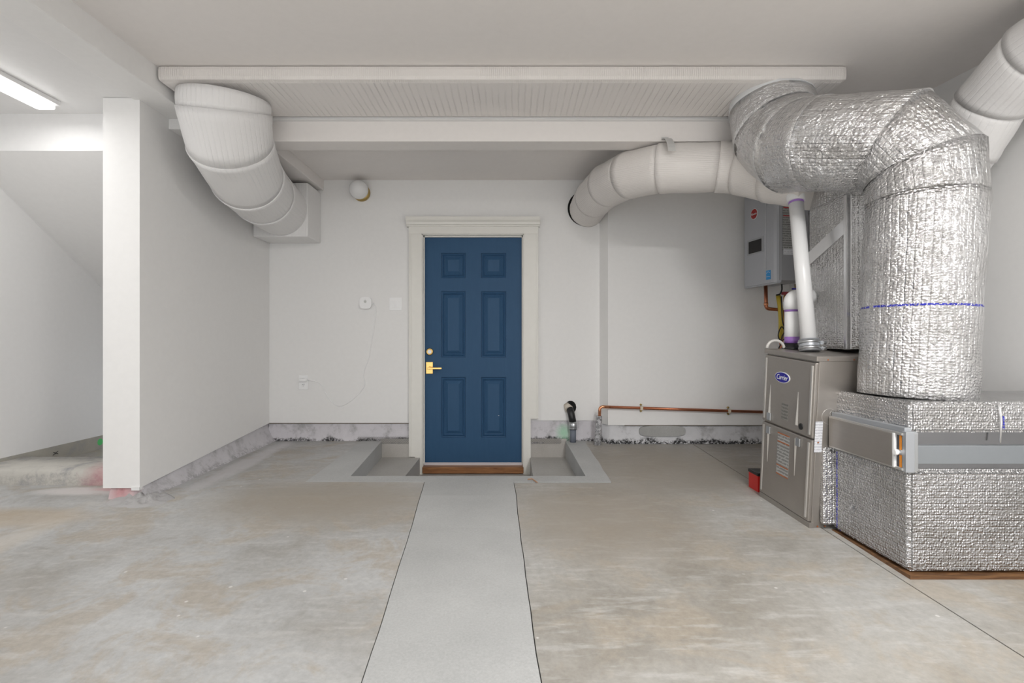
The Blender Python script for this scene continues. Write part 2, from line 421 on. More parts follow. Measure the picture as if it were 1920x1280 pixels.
def disc_stack(bm, c, axis, prof, seg=24):
    """lathe: profile [(distance along axis, radius), ...]"""
    c = Vector(c); d = Vector(axis).normalized(); u, v = frame_axes(d)
    rings = []
    for h, r in prof:
        rings.append([bm.verts.new(c+d*h+(u*math.cos(2*PI*k/seg)+v*math.sin(2*PI*k/seg))*max(r, 1e-4)) for k in range(seg)])
    for a, b_ in zip(rings, rings[1:]):
        for k in range(seg):
            f = bm.faces.new((a[k], a[(k+1) % seg], b_[(k+1) % seg], b_[k])); f.smooth = True
    bm.faces.new(rings[0][::-1]); bm.faces.new(rings[-1])
    bmesh.ops.recalc_face_normals(bm, faces=bm.faces[:])
    return bm
def auto_uv(me, M=None):
    uvl = me.uv_layers.new(name='UVMap')
    for p in me.polygons:
        n = p.normal
        ax = max(range(3), key=lambda i: abs(n[i]))
        for li in p.loop_indices:
            co = me.vertices[me.loops[li].vertex_index].co
            uvl.data[li].uv = {0: (co.y, co.z), 1: (co.x, co.z), 2: (co.x, co.y)}[ax]

# ------------------------------------------------------------------ object helpers
ORIG = {}
def setp(o, label=None, cat=None, group=None, kind=None):
    for k, v_ in (('label', label), ('category', cat), ('group', group), ('kind', kind)):
        if v_: o[k] = v_
    return o
def root_origin(o):
    while o.parent: o = o.parent
    return ORIG.get(o.name, Vector((0, 0, 0)))
def obj(name, bm, mat, parent=None, smooth=False, label=None, local=False, uv=True, origin=None):
    me = bpy.data.meshes.new(name)
    bmesh.ops.recalc_face_normals(bm, faces=bm.faces[:])
    bm.to_mesh(me); bm.free()
    if uv and not me.uv_layers: auto_uv(me)
    if smooth:
        for p in me.polygons: p.use_smooth = True
    o = bpy.data.objects.new(name, me); C.objects.link(o)
    me.materials.append(mat)
    if parent is not None:
        o.parent = parent
        if not local:
            off = root_origin(parent)
            me.transform(Matrix.Translation(-off))
    else:
        if origin is None:
            xs = [v.co for v in me.vertices]
            origin = Vector(((min(v.x for v in xs)+max(v.x for v in xs))/2, (min(v.y for v in xs)+max(v.y for v in xs))/2, min(v.z for v in xs)))
        me.transform(Matrix.Translation(-Vector(origin)))
        o.location = origin
        ORIG[o.name] = Vector(origin)
    if label: o['label'] = label
    return o
def thing(name, label, cat, loc, group=None, rot=None):
    o = bpy.data.objects.new(name, None); C.objects.link(o)
    o.empty_display_size = 0.1
    o.location = loc
    ORIG[o.name] = Vector(loc)
    if rot: o.rotation_euler = rot
    return setp(o, label, cat, group)
def struct(name, bm, mat, label=None, origin=(0, 0, 0), **kw):
    o = obj(name, bm, mat, origin=origin, **kw)
    return setp(o, label, None, None, 'structure')

def sections(root, name, pts, radii, mats, seg=44, wobble=0.004, lip=0.006, seed=0, bulge=0.012):
    """an insulated duct as mitred sections along a centre line; every section is a part"""
    pts = [Vector(p) for p in pts]
    n = len(pts)
    dirs = [(pts[i+1]-pts[i]).normalized() for i in range(n-1)]
    normals = [dirs[0]]+[(dirs[i-1]+dirs[i]).normalized() for i in range(1, n-1)]+[dirs[-1]]
    u, v = frame_axes(dirs[0])
    vlen = 0.0
    off = ORIG[root.name]
    out = []
    for i in range(n-1):
        d = dirs[i]; u = (u-d*u.dot(d)).normalized(); v = d.cross(u)
        Ls = (pts[i+1]-pts[i]).length
        m_ = max(4, int(Ls/0.035))
        bm = bmesh.new(); uvl = bm.loops.layers.uv.new('UVMap')
        rings = []
        for j in range(m_+1):
            t = j/m_
            base = radii[i]*(1-t)+radii[i+1]*t
            rr = base*(1+bulge*math.sin(PI*t)) + (lip if (i > 0 and t < 0.001) else 0) + (lip*0.7 if (i > 0 and j == 1) else 0)
            ring = []
            for k in range(seg+1):
                th = 2*PI*k/seg
                o_ = (u*math.cos(th)+v*math.sin(th))*rr
                t0 = -(o_.dot(normals[i]))/d.dot(normals[i])
                t1 = Ls-(o_.dot(normals[i+1]))/d.dot(normals[i+1])
                p = pts[i]+o_+d*(t0+(t1-t0)*t)
                kk = k % seg
                nz = noise.noise((pts[i]+(u*math.cos(2*PI*kk/seg)+v*math.sin(2*PI*kk/seg))*rr+d*(Ls*t))*6.0+Vector((seed, 0, 0)))
                nz2 = noise.noise((pts[i]+(u*math.cos(2*PI*kk/seg)+v*math.sin(2*PI*kk/seg))*rr+d*(Ls*t))*17.0+Vector((seed, 3, 0)))
                p = p+o_.normalized()*(nz*wobble+nz2*wobble*0.45)
                ring.append((p, (th*radii[i], vlen+Ls*t)))
            rings.append(ring)
        V_ = [[bm.verts.new(r[k][0]-off) for k in range(seg)] for r in rings]
        for j in range(m_):
            for k in range(seg):
                k2 = (k+1) % seg
                f = bm.faces.new((V_[j][k], V_[j][k2], V_[j+1][k2], V_[j+1][k])); f.smooth = True
                for lp, (jj, kk) in zip(f.loops, ((j, k), (j, k+1), (j+1, k+1), (j+1, k))):
                    lp[uvl].uv = rings[jj][kk][1]
        bm.faces.new(V_[0][::-1]); bm.faces.new(V_[-1])
        nm = name[i] if isinstance(name, (list, tuple)) else name
        mt = mats[i] if isinstance(mats, (list, tuple)) else mats
        out.append(obj(nm, bm, mt, root, local=True, uv=False))
        vlen += Ls
    return out

def text(body, size, M, mat, name, parent, shear=0.0, xs=1.0, depth=0.0006, local=True):
    cu = bpy.data.curves.new('t', 'FONT'); cu.body = body; cu.size = size; cu.align_x = 'CENTER'; cu.align_y = 'CENTER'
    cu.extrude = depth; cu.shear = shear; cu.resolution_u = 3
    to = bpy.data.objects.new('t', cu); C.objects.link(to)
    bpy.context.view_layer.update()
    me = bpy.data.meshes.new_from_object(to.evaluated_get(bpy.context.evaluated_depsgraph_get()))
    bpy.data.objects.remove(to, do_unlink=True)
    me.transform(M @ Matrix.Diagonal((xs, 1, 1, 1)))
    me.name = name
    me.materials.clear(); me.materials.append(mat)
    o = bpy.data.objects.new(name, me); C.objects.link(o); o.parent = parent
    return o

def zf(d):
    """height of the worn slab, which falls towards the garage door"""
    K = [(-4, -1.03), (1.2, -0.995), (2.1, -0.979), (2.62, -0.965), (3.07, -0.934), (3.5, -0.930), (4.7, -0.905)]
    for (a, za), (b_, zb) in zip(K, K[1:]):
        if d <= b_:
            t = (d-a)/(b_-a)
            return za+(zb-za)*t
    return K[-1][1]

# ================================================================== STRUCTURE
DB = 4.63                      # back wall
XL = -2.217                    # left wall face
ZC = 1.583                     # main ceiling
def XR(d): return 2.66-0.129*(d-3.0)     # right wall runs slightly askew

# ---- floor: base under the joints, slabs as parts
floor = struct('floor', BM((-3.62, 3.5, -3.0, 3.36, -1.5, -1.10), (-3.62, -1.37, 3.36, 6.3, -1.5, -1.10),
                           (-1.37, 0.66, 3.36, 4.8, -1.5, -1.30), (0.66, 3.5, 3.36, 4.9, -1.5, -1.10)), M_joint)
DSTEPS = [-3.0, 0.0, 1.2, 1.6, 2.1, 2.62, 3.07, 3.36, 3.5, 4.0, 4.62]
def slab(name, xl, xr, d0, d1, mat, label=None, dz=0.0, zb=-1.12, zfun=zf):
    ds = [d0]+[d for d in DSTEPS if d0+1e-3 < d < d1-1e-3]+[d1]
    bm = bmesh.new()
    top = [(Vector((xl(d), d, zfun(d)+dz)), Vector((xr(d), d, zfun(d)+dz))) for d in ds]
    T = [(bm.verts.new(a), bm.verts.new(b_)) for a, b_ in top]
    B = [(bm.verts.new((a.x, a.y, zb)), bm.verts.new((b_.x, b_.y, zb))) for a, b_ in top]
    for i in range(len(ds)-1):
        bm.faces.new((T[i][0], T[i][1], T[i+1][1], T[i+1][0]))
        bm.faces.new((B[i][0], B[i+1][0], B[i+1][1], B[i][1]))
        bm.faces.new((T[i][0], T[i+1][0], B[i+1][0], B[i][0]))
        bm.faces.new((T[i][1], B[i][1], B[i+1][1], T[i+1][1]))
    bm.faces.new((T[0][0], B[0][0], B[0][1], T[0][1])); bm.faces.new((T[-1][0], T[-1][1], B[-1][1], B[-1][0]))
    return obj(name, bm, mat, floor, label=label)
def wob(d, s): return 0.006*noise.noise(Vector((d*3.1, s, 0)))+0.003*noise.noise(Vector((d*11, s, 2)))
def lin(d, a, xa, b_, xb): return xa+(xb-xa)*(d-a)/(b_-a)
def WL(d): return lin(d, 1.47, -0.433, 3.32, -0.573)+wob(d, 0)       # left edge of the new path
def WR(d): return lin(d, 1.47, 0.080, 3.32, 0.012)+wob(d, 5)        # right edge
DSTEPS = sorted(set(DSTEPS+[1.0+0.12*i for i in range(31)]))
J = 0.004
slab('slab', lambda d: -3.6, lambda d: WL(d)-J, -3.0, 3.36, M_old_cool)
slab('slab', lambda d: -3.6, lambda d: -1.37-0.002, 3.36, 4.62, M_old_cool)
slab('slab', lambda d: WR(d)+J, lambda d: 1.60, -3.0, 3.34, M_old)
slab('slab', lambda d: 0.66+0.03*noise.noise(Vector((d*4, 1, 1))), lambda d: 1.60, 3.34, 4.62, M_old)
slab('slab', lambda d: 1.60+J*1.5, lambda d: 3.4, -3.0, 4.62, M_old)
slab('path_slab', WL, WR, -3.0, 3.36, M_new, 'pale new concrete path', 0.002)
slab('path_slab', lambda d: -1.37, lambda d: 0.66+0.03*noise.noise(Vector((d*4, 1, 1))), 3.36, 3.50, M_new, 'pale new concrete border in front of the door well', 0.0015, -1.32)
slab('path_slab', lambda d: -1.37, lambda d: lin(d, 3.5, -1.113, 4.62, -1.185), 3.50, 4.62, M_new, None, 0.0015, -1.32)
slab('path_slab', lambda d: lin(d, 3.5, 0.508, 4.62, 0.487), lambda d: 0.66+0.03*noise.noise(Vector((d*4, 1, 1))), 3.50, 4.62, M_new, None, 0.0015, -1.32)
# door well: two ledges with a deeper landing between them
pz = lambda d: -1.053
slab('well_ledge', lambda d: lin(d, 3.5, -1.113, 4.62, -1.185), lambda d: -0.835, 3.50, 4.64, M_pit, 'concrete ledge in the door well', 0, -1.32, pz)
slab('well_ledge', lambda d: 0.165, lambda d: lin(d, 3.5, 0.508, 4.62, 0.487), 3.50, 4.64, M_pit, None, 0, -1.32, pz)
slab('well_landing', lambda d: -0.835, lambda d: 0.165, 3.50, 4.64, M_pit, 'sunken concrete landing before the door', 0, -1.32, lambda d: -1.205)
# ---- back wall
wall_back = struct('wall_back', BM((XL-0.25, -0.835, DB, DB+0.14, -0.745, 1.60), (0.125, 0.88, DB, DB+0.14, -0.722, 1.60),
                                   (-0.835, 0.125, DB, DB+0.14, 0.99, 1.60)), M_wall)
bm = bmesh.new()
prism(bm, [(0.80, DB), (0.853, 4.50), (2.75, 4.50), (2.75, 4.77), (0.80, 4.77)], 'z', -0.743, 1.60)
struct('wall_right_return', bm, M_wall)
# left wall
bm = bmesh.new()
prism(bm, [(3.017, -0.873), (3.017, 1.45), (DB+0.14, 1.45), (DB+0.14, -0.745), (DB, -0.745)], 'x', -2.436, XL)
wall_left = struct('wall_left', bm, M_white if False else M_wall)
obj('corner_bead', BM((-2.262, XL+0.002, 3.010, 3.045, -0.885, -0.865)), M_white, wall_left)
# right wall, its lower edge stops above the equipment
bm = bmesh.new()
prism(bm, [(XR(-3.0), -3.0), (XR(4.77), 4.77), (XR(4.77)+0.25, 4.77), (XR(-3.0)+0.25, -3.0)], 'z', -0.285, 1.60)
struct('wall_right', bm, M_wall)
bm = bmesh.new()
prism(bm, [(XR(-3.0)+0.006, -3.0), (XR(4.6)+0.006, 4.6), (XR(4.6)+0.15, 4.6), (XR(-3.0)+0.15, -3.0)], 'z', -0.315, -0.285)
struct('trim_1', bm, M_gap)
bm = bmesh.new()
prism(bm, [(XR(-3.0)+0.012, -3.0), (XR(4.6)+0.012, 4.6), (XR(4.6)+0.15, 4.6), (XR(-3.0)+0.15, -3.0)], 'z', -1.10, -0.315)
struct('baseboard_right', bm, foundation_mat('foundation_right', (0.6, 0.6, 0.6), 0.2))
# stair side
struct('wall_stair', BM((-3.66, -3.50, -3.0, 6.2, -0.81, 1.60)), M_white)
struct('wall_rear', BM((-3.66, -2.8, -3.12, -3.0, -1.05, 1.6), (2.2, 3.7, -3.12, -3.0, -1.05, 1.6), (-2.8, 2.2, -3.12, -3.0, 1.1, 1.6)), M_wall)
# ---- ceilings
struct('ceiling', BM((-2.05, 3.7, -3.1, 4.8, ZC, ZC+0.12)), M_ceil)
struct('ceiling_stair', BM((-3.66, -2.20, -3.1, 3.36, 1.452, 1.70)), M_white)
struct('ceiling_back', BM((XL-0.2, 2.75, 3.58, DB+0.14, 1.475, ZC-0.002)), M_ceil)
struct('beam', BM((-2.25, -2.045, -3.0, 3.44, 1.438, 1.60), bev=0.006), M_white if False else M_wall, 'long boxed ceiling beam above the side wall end')
bm_ = struct('beam', BM((XL, 2.58, 3.43, 3.59, 1.354, ZC-0.001), bev=0.004), M_ceil, 'painted cross beam under the white trunk duct')
obj('ledger_strip', BM((-2.04, 2.4, 3.395, 3.43, 1.488, 1.575), bev=0.003), M_white, bm_)
obj('bearing_block', BM((XL, -2.06, 3.27, 3.43, 1.37, 1.438), bev=0.004), M_wall, bm_)
# boxed rafter end over the duct box, left back
struct('trim_2', BM((XL, -1.72, 3.60, DB, 1.38, 1.475), bev=0.004), M_ceil, 'boxed soffit strip above the wall box')
# ---- stair closet: header, sloping soffit
struct('wall_header', BM((-3.5, -2.25, 3.23, 3.36, 1.214, 1.46), bev=0.004), M_white)
bm = bmesh.new()
prism(bm, [(3.36, 1.124), (3.23, 1.214), (3.36, 1.24), (6.25, -0.75), (6.25, -0.87)], 'x', -3.5, -2.43)
struct('ceiling_soffit', bm, M_wall)
# ---- foundation kerbs
def kerb(name, fn, mat):
    bm = bmesh.new(); uvl = bm.loops.layers.uv.new('UVMap')
    rows = fn
    V_ = [[bm.verts.new(p) for p in r] for r in rows]
    n = len(rows); m_ = len(rows[0])
    acc = 0
    for j in range(m_-1):
        ln = (Vector(rows[0][j+1])-Vector(rows[0][j])).length
        for i in range(n-1):
            f = bm.faces.new((V_[i][j], V_[i][j+1], V_[i+1][j+1], V_[i+1][j])); f.smooth = True
            for lp, (a, b_) in zip(f.loops, ((i, acc), (i, acc+ln), (i+1, acc+ln), (i+1, acc))):
                lp[uvl].uv = (b_, a/(n-1))
        acc += ln
    return struct(name, bm, mat, uv=False)
def jag(x, s, a=0.012): return a*noise.noise(Vector((x*7, s, 0)))+a*0.5*noise.noise(Vector((x*23, s, 1)))
GREEN = (0.25, 0.62, 0.36, 1); PINK = (0.62, 0.25, 0.28, 1)
M_f1 = foundation_mat('foundation_back', (0.64, 0.62, 0.65), 0.95, top=0.30, thr=0.47, green=[(0.475, -0.83, 0.09, (0.36, 0.66, 0.45, 1), 0.8), (-1.93, -0.80, 0.05, (0.3, 0.7, 0.45, 1), 0.0)])
def strip(x0, x1, d, ztop, zlow, out=0.02, n=40):
    xs = [x0+(x1-x0)*i/n for i in range(n+1)]
    rows = []
    for t in (0.0, 0.12, 0.3, 0.55, 0.8, 1.0):
        rows.append([(x, d-out*(1-t)**2-0.004+jag(x+t*3, t*4, 0.006), zlow(x)*(1-t)+ztop*t) for x in xs])
    return rows
def low_l(x): return -0.925
kb = kerb('baseboard_back', strip(XL-0.01, -0.82, DB+0.012, -0.735, low_l, 0.03), M_f1)
kerb('baseboard_back_right', strip(0.11, 0.80, DB+0.012, -0.712, lambda x: -0.925, 0.03), M_f1)
struct('baseboard_back_backing', BM((XL-0.2, -0.83, DB+0.03, DB+0.14, -1.3, -0.73), (0.12, 0.9, DB+0.03, DB+0.14, -1.3, -0.71)), M_pit)
M_f2 = foundation_mat('foundation_return', (0.66, 0.66, 0.68), 1.0, top=0.40, thr=0.475)
rows = []
zl = lambda x: -0.935
pts2 = [(0.80, DB-0.005), (0.86, 4.505)]+[(0.86+1.70*i/60, 4.505) for i in range(1, 61)]
for t in (0.0, 0.12, 0.3, 0.55, 0.8, 1.0):
    rows.append([(x, d+0.012-0.025*(1-t)**2+jag(x+t*3, t*4, 0.007), -0.935*(1-t)-0.738*t) for x, d in pts2])
kr = kerb('baseboard_return', rows, M_f2)
# cement patch trowelled on the kerb, grey
bm = bmesh.new()
pp = []
for i in range(40):
    a = 2*PI*i/40
    pp.append((1.335+0.205*math.copysign(abs(math.cos(a))**0.6, math.cos(a))+jag(i, 2, 0.02), -0.795+0.048*math.copysign(abs(math.sin(a))**0.6, math.sin(a))+jag(i, 5, 0.012)))
prism(bm, pp, 'y', 4.494, 4.512)
obj('cement_patch', bm, concrete_new('patch_cement', (0.36, 0.36, 0.35), (0.44, 0.44, 0.43)), kr, label='grey cement patch')
# thin dark brown strips along the drywall's lower edge, above the kerbs
obj('dark_edge_strip', BM((1.0, 2.45, 4.497, 4.51, -0.747, -0.742)), M_gap, kr)
obj('dark_edge_strip', BM((XL, -0.90, DB-0.003, DB+0.02, -0.750, -0.744)), M_gap, kb)
# left wall kerb with a sloping mortar foot
rows = []
nn = 50
for t in (0.0, 0.15, 0.35, 0.6, 0.85, 1.0):
    r = []
    for i in range(nn+1):
        d = 3.03+(DB-3.03)*i/nn
        ztop = lin(d, 3.017, -0.868, DB, -0.742)
        zb = zf(d)-0.012
        r.append((XL-0.012+0.085*(1-t)**2.2+jag(d+t*3, t*4, 0.008), d, zb*(1-t)+ztop*t))
    rows.append(r)
kerb('baseboard_left', rows, foundation_mat('foundation_left', (0.60, 0.585, 0.61), 0.30))
bm = bmesh.new()
for i in range(8):
    pass
rough_end = kerb('baseboard_wall_end', [[(-2.40+0.19*i/14+jag(i, t, 0.01), 3.035-0.03*(1-t)+jag(i*1.7, t+9, 0.012), (zf(3.0)-0.02)*(1-t)-0.87*t) for i in range(15)] for t in (0, 0.3, 0.6, 1.0)],
                 foundation_mat('foundation_end', (0.58, 0.55, 0.56), 0.2, pink=[(-2.33, -0.89, 0.12, (0.55, 0.24, 0.25, 1), 0.8)]))
bm = bmesh.new(); G = []
for i in range(22):
    r_ = []
    for j in range(16):
        x = -2.40+0.42*i/21; d = 2.86+0.22*j/15
        e = max(0, 1-((x+2.19)/0.19)**2-((d-2.99)/0.11)**2)
        hgt = 0.055*e**0.7*(0.55+0.9*noise.noise(Vector((x*22, d*22, 1))))+0.015*e*noise.noise(Vector((x*60, d*60, 4)))
        r_.append(bm.verts.new((x, d, zf(d)-0.004+max(0, hgt))))
    G.append(r_)
for i in range(21):
    for j in range(15): bm.faces.new((G[i][j], G[i+1][j], G[i+1][j+1], G[i][j+1]))
obj('mortar_rubble', bm, foundation_mat('rubble', (0.42, 0.41, 0.41), 0.3), bpy.data.objects['baseboard_left'], smooth=True, label='crumbled mortar at the wall end')
struct('baseboard_left_core', BM((-2.42, XL-0.02, 3.06, DB, -1.2, -0.87)), M_pit)
# stair kerb (curb) with pink overspray
bm = bmesh.new(); 
nx = 36
rows = []
prof = [(3.28, zf(3.28)-0.02), (3.285, -0.90), (3.29, -0.85), (3.31, -0.828), (3.45, -0.824), (3.62, -0.824), (3.63, -1.0)]
for j, (d, z) in enumerate(prof):
    rows.append([(-3.5+1.1*i/nx, d+jag(i*0.3, j, 0.012), z+jag(i*0.3+5, j, 0.008)) for i in range(nx+1)])
kerb('stair_curb', rows, foundation_mat('stair_curb_concrete', (0.55, 0.53, 0.49), 0.15, pink=[(-2.50, -0.90, 0.33, (0.60, 0.24, 0.27, 1), 0.85)]))
struct('baseboard_stair', BM((-3.66, -3.495, -3.0, 6.2, -1.2, -0.80)), 
       foundation_mat('stair_foundation', (0.42, 0.40, 0.35), 0.0, green=None))
obj('spray_mark', disc_stack(bmesh.new(), (-3.4955, 4.30, -0.852), (1, 0, 0), [(0, 0.03), (0.002, 0.028)], 10), plain('spray_green', (0.10, 0.62, 0.18), 0.6), bpy.data.objects['baseboard_stair'], label='green spray paint mark')
bm = bmesh.new()
pipe(bm, [(-3.494, 3.86, -0.845), (-3.494, 3.90, -0.862)], 0.0022, 6); pipe(bm, [(-3.494, 3.90, -0.843), (-3.494, 3.855, -0.866)], 0.0022, 6)
obj('pencil_cross', bm, M_black, bpy.data.objects['baseboard_stair'])
struct('floor_stair', BM((-3.6, -2.42, 3.6, 6.2, -1.2, -0.93)), M_stairconc)
# metal lath bedded over the well back wall
def lath(x0, x1, z0, z1, d, par):
    bm = bmesh.new()
    s = 0.0155
    n = int((x1-x0)/s); m_ = int((z1-z0)/(s*0.7))
    for j in range(m_):
        for i in range(n):
            x = x0+i*s+(s/2 if j % 2 else 0); z = z0+j*s*0.7
            for sg in (1, -1):
                a = Vector((x, d, z)); b_ = Vector((x+sg*s/2, d-0.002, z+s*0.7))
                w_ = Vector((0.0012, 0, 0)); h = Vector((0, -0.002, 0))
                quad(bm, [a-w_, a+w_, b_+w_, b_-w_]); quad(bm, [a-w_+h, a+w_+h, b_+w_+h, b_-w_+h])
    o = obj('metal_lath', bm, M_wire, par, label='strip of wire lath')
    o['kind'] = 'stuff'
struct('baseboard_well', BM((-1.20, -0.83, DB-0.022, DB+0.04, -1.3, -0.885), (0.125, 0.50, DB-0.022, DB+0.04, -1.3, -0.885), bev=0.012), concrete_new('well_render', (0.44, 0.415, 0.385), (0.55, 0.53, 0.50)))
lath(-1.40, -0.84, -0.93, -0.86, DB-0.024, kb)
lath(0.14, 0.46, -0.93, -0.875, DB-0.024, bpy.data.objects['baseboard_back_right'])

# ================================================================== DOOR
x0d, x1d, z0d, z1d, Dd = -0.809, 0.098, -1.118, 0.966, 4.665
bm = bmesh.new()
# stiles and rails (slab face) with the six openings left for the panels
cols = [(x0d, -0.652), (-0.427, -0.284), (-0.055, x1d)]
pc = [(-0.652, -0.427), (-0.284, -0.055)]
rowsz = [(0.584, 0.815), (-0.147, 0.462), (-0.884, -0.328)]
for a, b_ in cols: box(bm, a, b_, Dd, Dd+0.045, z0d, z1d)
rails = [(0.815, z1d), (0.462, 0.584), (-0.328, -0.147), (z0d, -0.884)]
for a, b_ in pc:
    for c_, d_ in rails: box(bm, a, b_, Dd, Dd+0.045, c_, d_)
door = struct('door_1', bm, M_door, 'navy blue six panel door')
for a, b_ in pc:
    for c_, d_ in rowsz:
        bm = bmesh.new()
        # moulded sticking and raised field
        L0 = [(0.0, 0.0), (0.003, 0.012), (0.010, 0.014), (0.022, 0.006), (0.028, 0.016), (0.034, 0.018), (0.062, 0.003)]
        loops = []
        for ins, dep in L0:
            loops.append([bm.verts.new(p) for p in ((a+ins, Dd+dep, c_+ins), (b_-ins, Dd+dep, c_+ins), (b_-ins, Dd+dep, d_-ins), (a+ins, Dd+dep, d_-ins))])
        for p, q in zip(loops, loops[1:]):
            for k in range(4): bm.faces.new((p[k], p[(k+1) % 4], q[(k+1) % 4], q[k]))
        bm.faces.new(loops[-1])
        bk = [bm.verts.new((v.co.x, Dd+0.04, v.co.z)) for v in loops[0]]
        for k in range(4): bm.faces.new((loops[0][k], bk[k], bk[(k+1) % 4], loops[0][(k+1) % 4]))
        bm.faces.new(bk[::-1])
        obj('door_panel', bm, M_door, door)
obj('paint_chip', BM((-0.127, -0.118, Dd+0.0005, Dd+0.004, -0.684, -0.680)), M_wht, door, label='small white paint chip')
# deadbolt and lever
bm = disc_stack(bmesh.new(), (-0.757, Dd, -0.094), (0, -1, 0), [(0, 0.033), (0.008, 0.033), (0.014, 0.028), (0.014, 0.022), (0.010, 0.020)], 28)
db = obj('deadbolt', bm, M_brass, door, label='round brass deadbolt')
obj('keyhole_plug', disc_stack(bmesh.new(), (-0.757, Dd-0.009, -0.094), (0, -1, 0), [(0, 0.018), (0.008, 0.017)], 20), M_galv, db)
hp = obj('handle_plate', BM((-0.791, -0.727, Dd-0.012, Dd, -0.297, -0.188), bev=0.003), M_brass, door, label='square brass handle plate')
bm = disc_stack(bmesh.new(), (-0.757, Dd-0.012, -0.243), (0, -1, 0), [(0, 0.016), (0.03, 0.013), (0.045, 0.013)], 18)
box(bm, -0.770, -0.640, Dd-0.062, Dd-0.048, -0.254, -0.236, bev=0.003)
obj('lever', bm, M_brass, hp, label='straight brass lever')
# door frame and casing
trim = struct('trim_3', BM((-0.835, -0.810, 4.60, 4.76, -1.205, 0.985), (0.100, 0.125, 4.60, 4.76, -1.205, 0.985), (-0.835, 0.125, 4.60, 4.76, 0.968, 0.992)), M_trim, 'off-white door frame')
obj('door_stop', BM((-0.811, -0.800, 4.64, 4.660, -1.12, 0.97), (0.089, 0.101, 4.64, 4.660, -1.12, 0.97), (-0.811, 0.101, 4.64, 4.660, 0.955, 0.969)), M_trim, trim)
bm = bmesh.new(); prism(bm, [(-0.935, -1.045), (-0.880, -1.045), (-0.880, -1.205), (-0.818, -1.205), (-0.818, 0.975), (-0.935, 0.975)], 'y', 4.592, 4.632)
obj('casing', bm, M_trim, trim)
bm = bmesh.new(); prism(bm, [(0.108, -1.205), (0.170, -1.205), (0.170, -0.70), (0.238, -0.70), (0.238, 0.975), (0.108, 0.975)], 'y', 4.592, 4.632)
obj('casing', bm, M_trim, trim)
obj('casing_bead', BM((-0.925, -0.915, 4.586, 4.593, -1.04, 0.97)), M_trim, trim)
obj('casing_bead', BM((0.218, 0.228, 4.586, 4.593, -0.70, 0.97)), M_trim, trim)
obj('head_casing', BM((-0.935, 0.238, 4.588, 4.632, 0.975, 1.045), bev=0.002), M_trim, trim)
bm = bmesh.new()
prism(bm, [(4.632, 1.040), (4.580, 1.040), (4.575, 1.052), (4.566, 1.056), (4.562, 1.075), (4.545, 1.092), (4.545, 1.122), (4.632, 1.122)], 'x', -0.955, 0.252)
obj('crown_cap', bm, M_trim, trim)
sill = obj('threshold', BM((-0.812, 0.104, 4.585, 4.76, -1.195, -1.137), bev=0.004), M_oak, trim, label='stained oak threshold')
obj('door_sweep', BM((-0.805, 0.094, 4.655, 4.668, -1.145, -1.112)), plain('sweep_white', (0.70, 0.66, 0.68), 0.4), door, label='pale door sweep')

# ================================================================== THINGS ON THE BACK WALL
# globe wall lamp (switched off)
t = thing('wall_lamp', 'round opal glass globe lamp with brass base above the wall detector', 'lamp', (-1.375, DB, 1.36))
obj('base', disc_stack(bmesh.new(), (-1.372, DB, 1.355), (0, -1, 0), [(0, 0.078), (0.015, 0.078), (0.03, 0.072), (0.034, 0.06)], 36), M_bronze, t, label='brass base')
bm = bmesh.new(); bmesh.ops.create_uvsphere(bm, u_segments=36, v_segments=20, radius=0.084)
bmesh.ops.translate(bm, verts=bm.verts, vec=(-1.375, DB-0.088, 1.361))
obj('globe', bm, M_globe, t, smooth=True)
# smart detector with cable
def rsq(cx, cz, r, n=40, p=3.2):
    return [(cx+r*math.copysign(abs(math.cos(2*PI*i/n))**(2/p), math.cos(2*PI*i/n)), cz+r*math.copysign(abs(math.sin(2*PI*i/n))**(2/p), math.sin(2*PI*i/n))) for i in range(n)]
t = thing('wall_sensor', 'small white rounded square sensor plugged in by a thin cable', 'sensor', (-1.33, DB, 0.351))
bm = bmesh.new(); prism(bm, rsq(-1.330, 0.351, 0.050), 'y', DB-0.014, DB); prism(bm, rsq(-1.330, 0.351, 0.054), 'y', DB-0.032, DB-0.014)
obj('housing', bm, M_plastic, t)
obj('sensor_window', disc_stack(bmesh.new(), (-1.333, DB-0.032, 0.363), (0, -1, 0), [(0, 0.012), (0.002, 0.010)], 20), plain('window_grey', (0.62, 0.63, 0.60), 0.3), t)
obj('indicator', disc_stack(bmesh.new(), (-1.333, DB-0.032, 0.381), (0, -1, 0), [(0, 0.004), (0.0015, 0.0035)], 12), M_wht, t)
obj('usb_plug', BM((-1.277, -1.262, DB-0.018, DB-0.008, 0.346, 0.354)), M_plastic, t)
px = [(700, 568), (706, 575), (705, 590), (701, 618), (696, 646), (692, 672), (683, 695), (681, 706), (686, 719), (678, 733), (664, 747), (650, 757), (637, 762), (626, 757), (617, 747), (610, 735), (605, 722), (592, 714), (578, 713)]
pts = [((x-960)/950*DB, DB-0.005, (640-y)/950*DB) for x, y in px]
setp(obj('cable', pipe(bmesh.new(), fillet(pts, 0.04, 3), 0.0030, 8), M_plastic), 'thin white cable looping down the wall to the outlet', 'cable')
# double switch
t = thing('light_switch', 'white double rocker light switch beside the blue door', 'switch', (-1.06, DB, 0.341))
obj('cover_plate', BM((-1.120, -1.005, DB-0.007, DB, 0.283, 0.401), bev=0.003), M_plastic, t)
for cx in (-1.0905, -1.0355):
    obj('rocker', BM((cx-0.019, cx+0.019, DB-0.011, DB-0.005, 0.303, 0.373), bev=0.002), M_plastic, t)
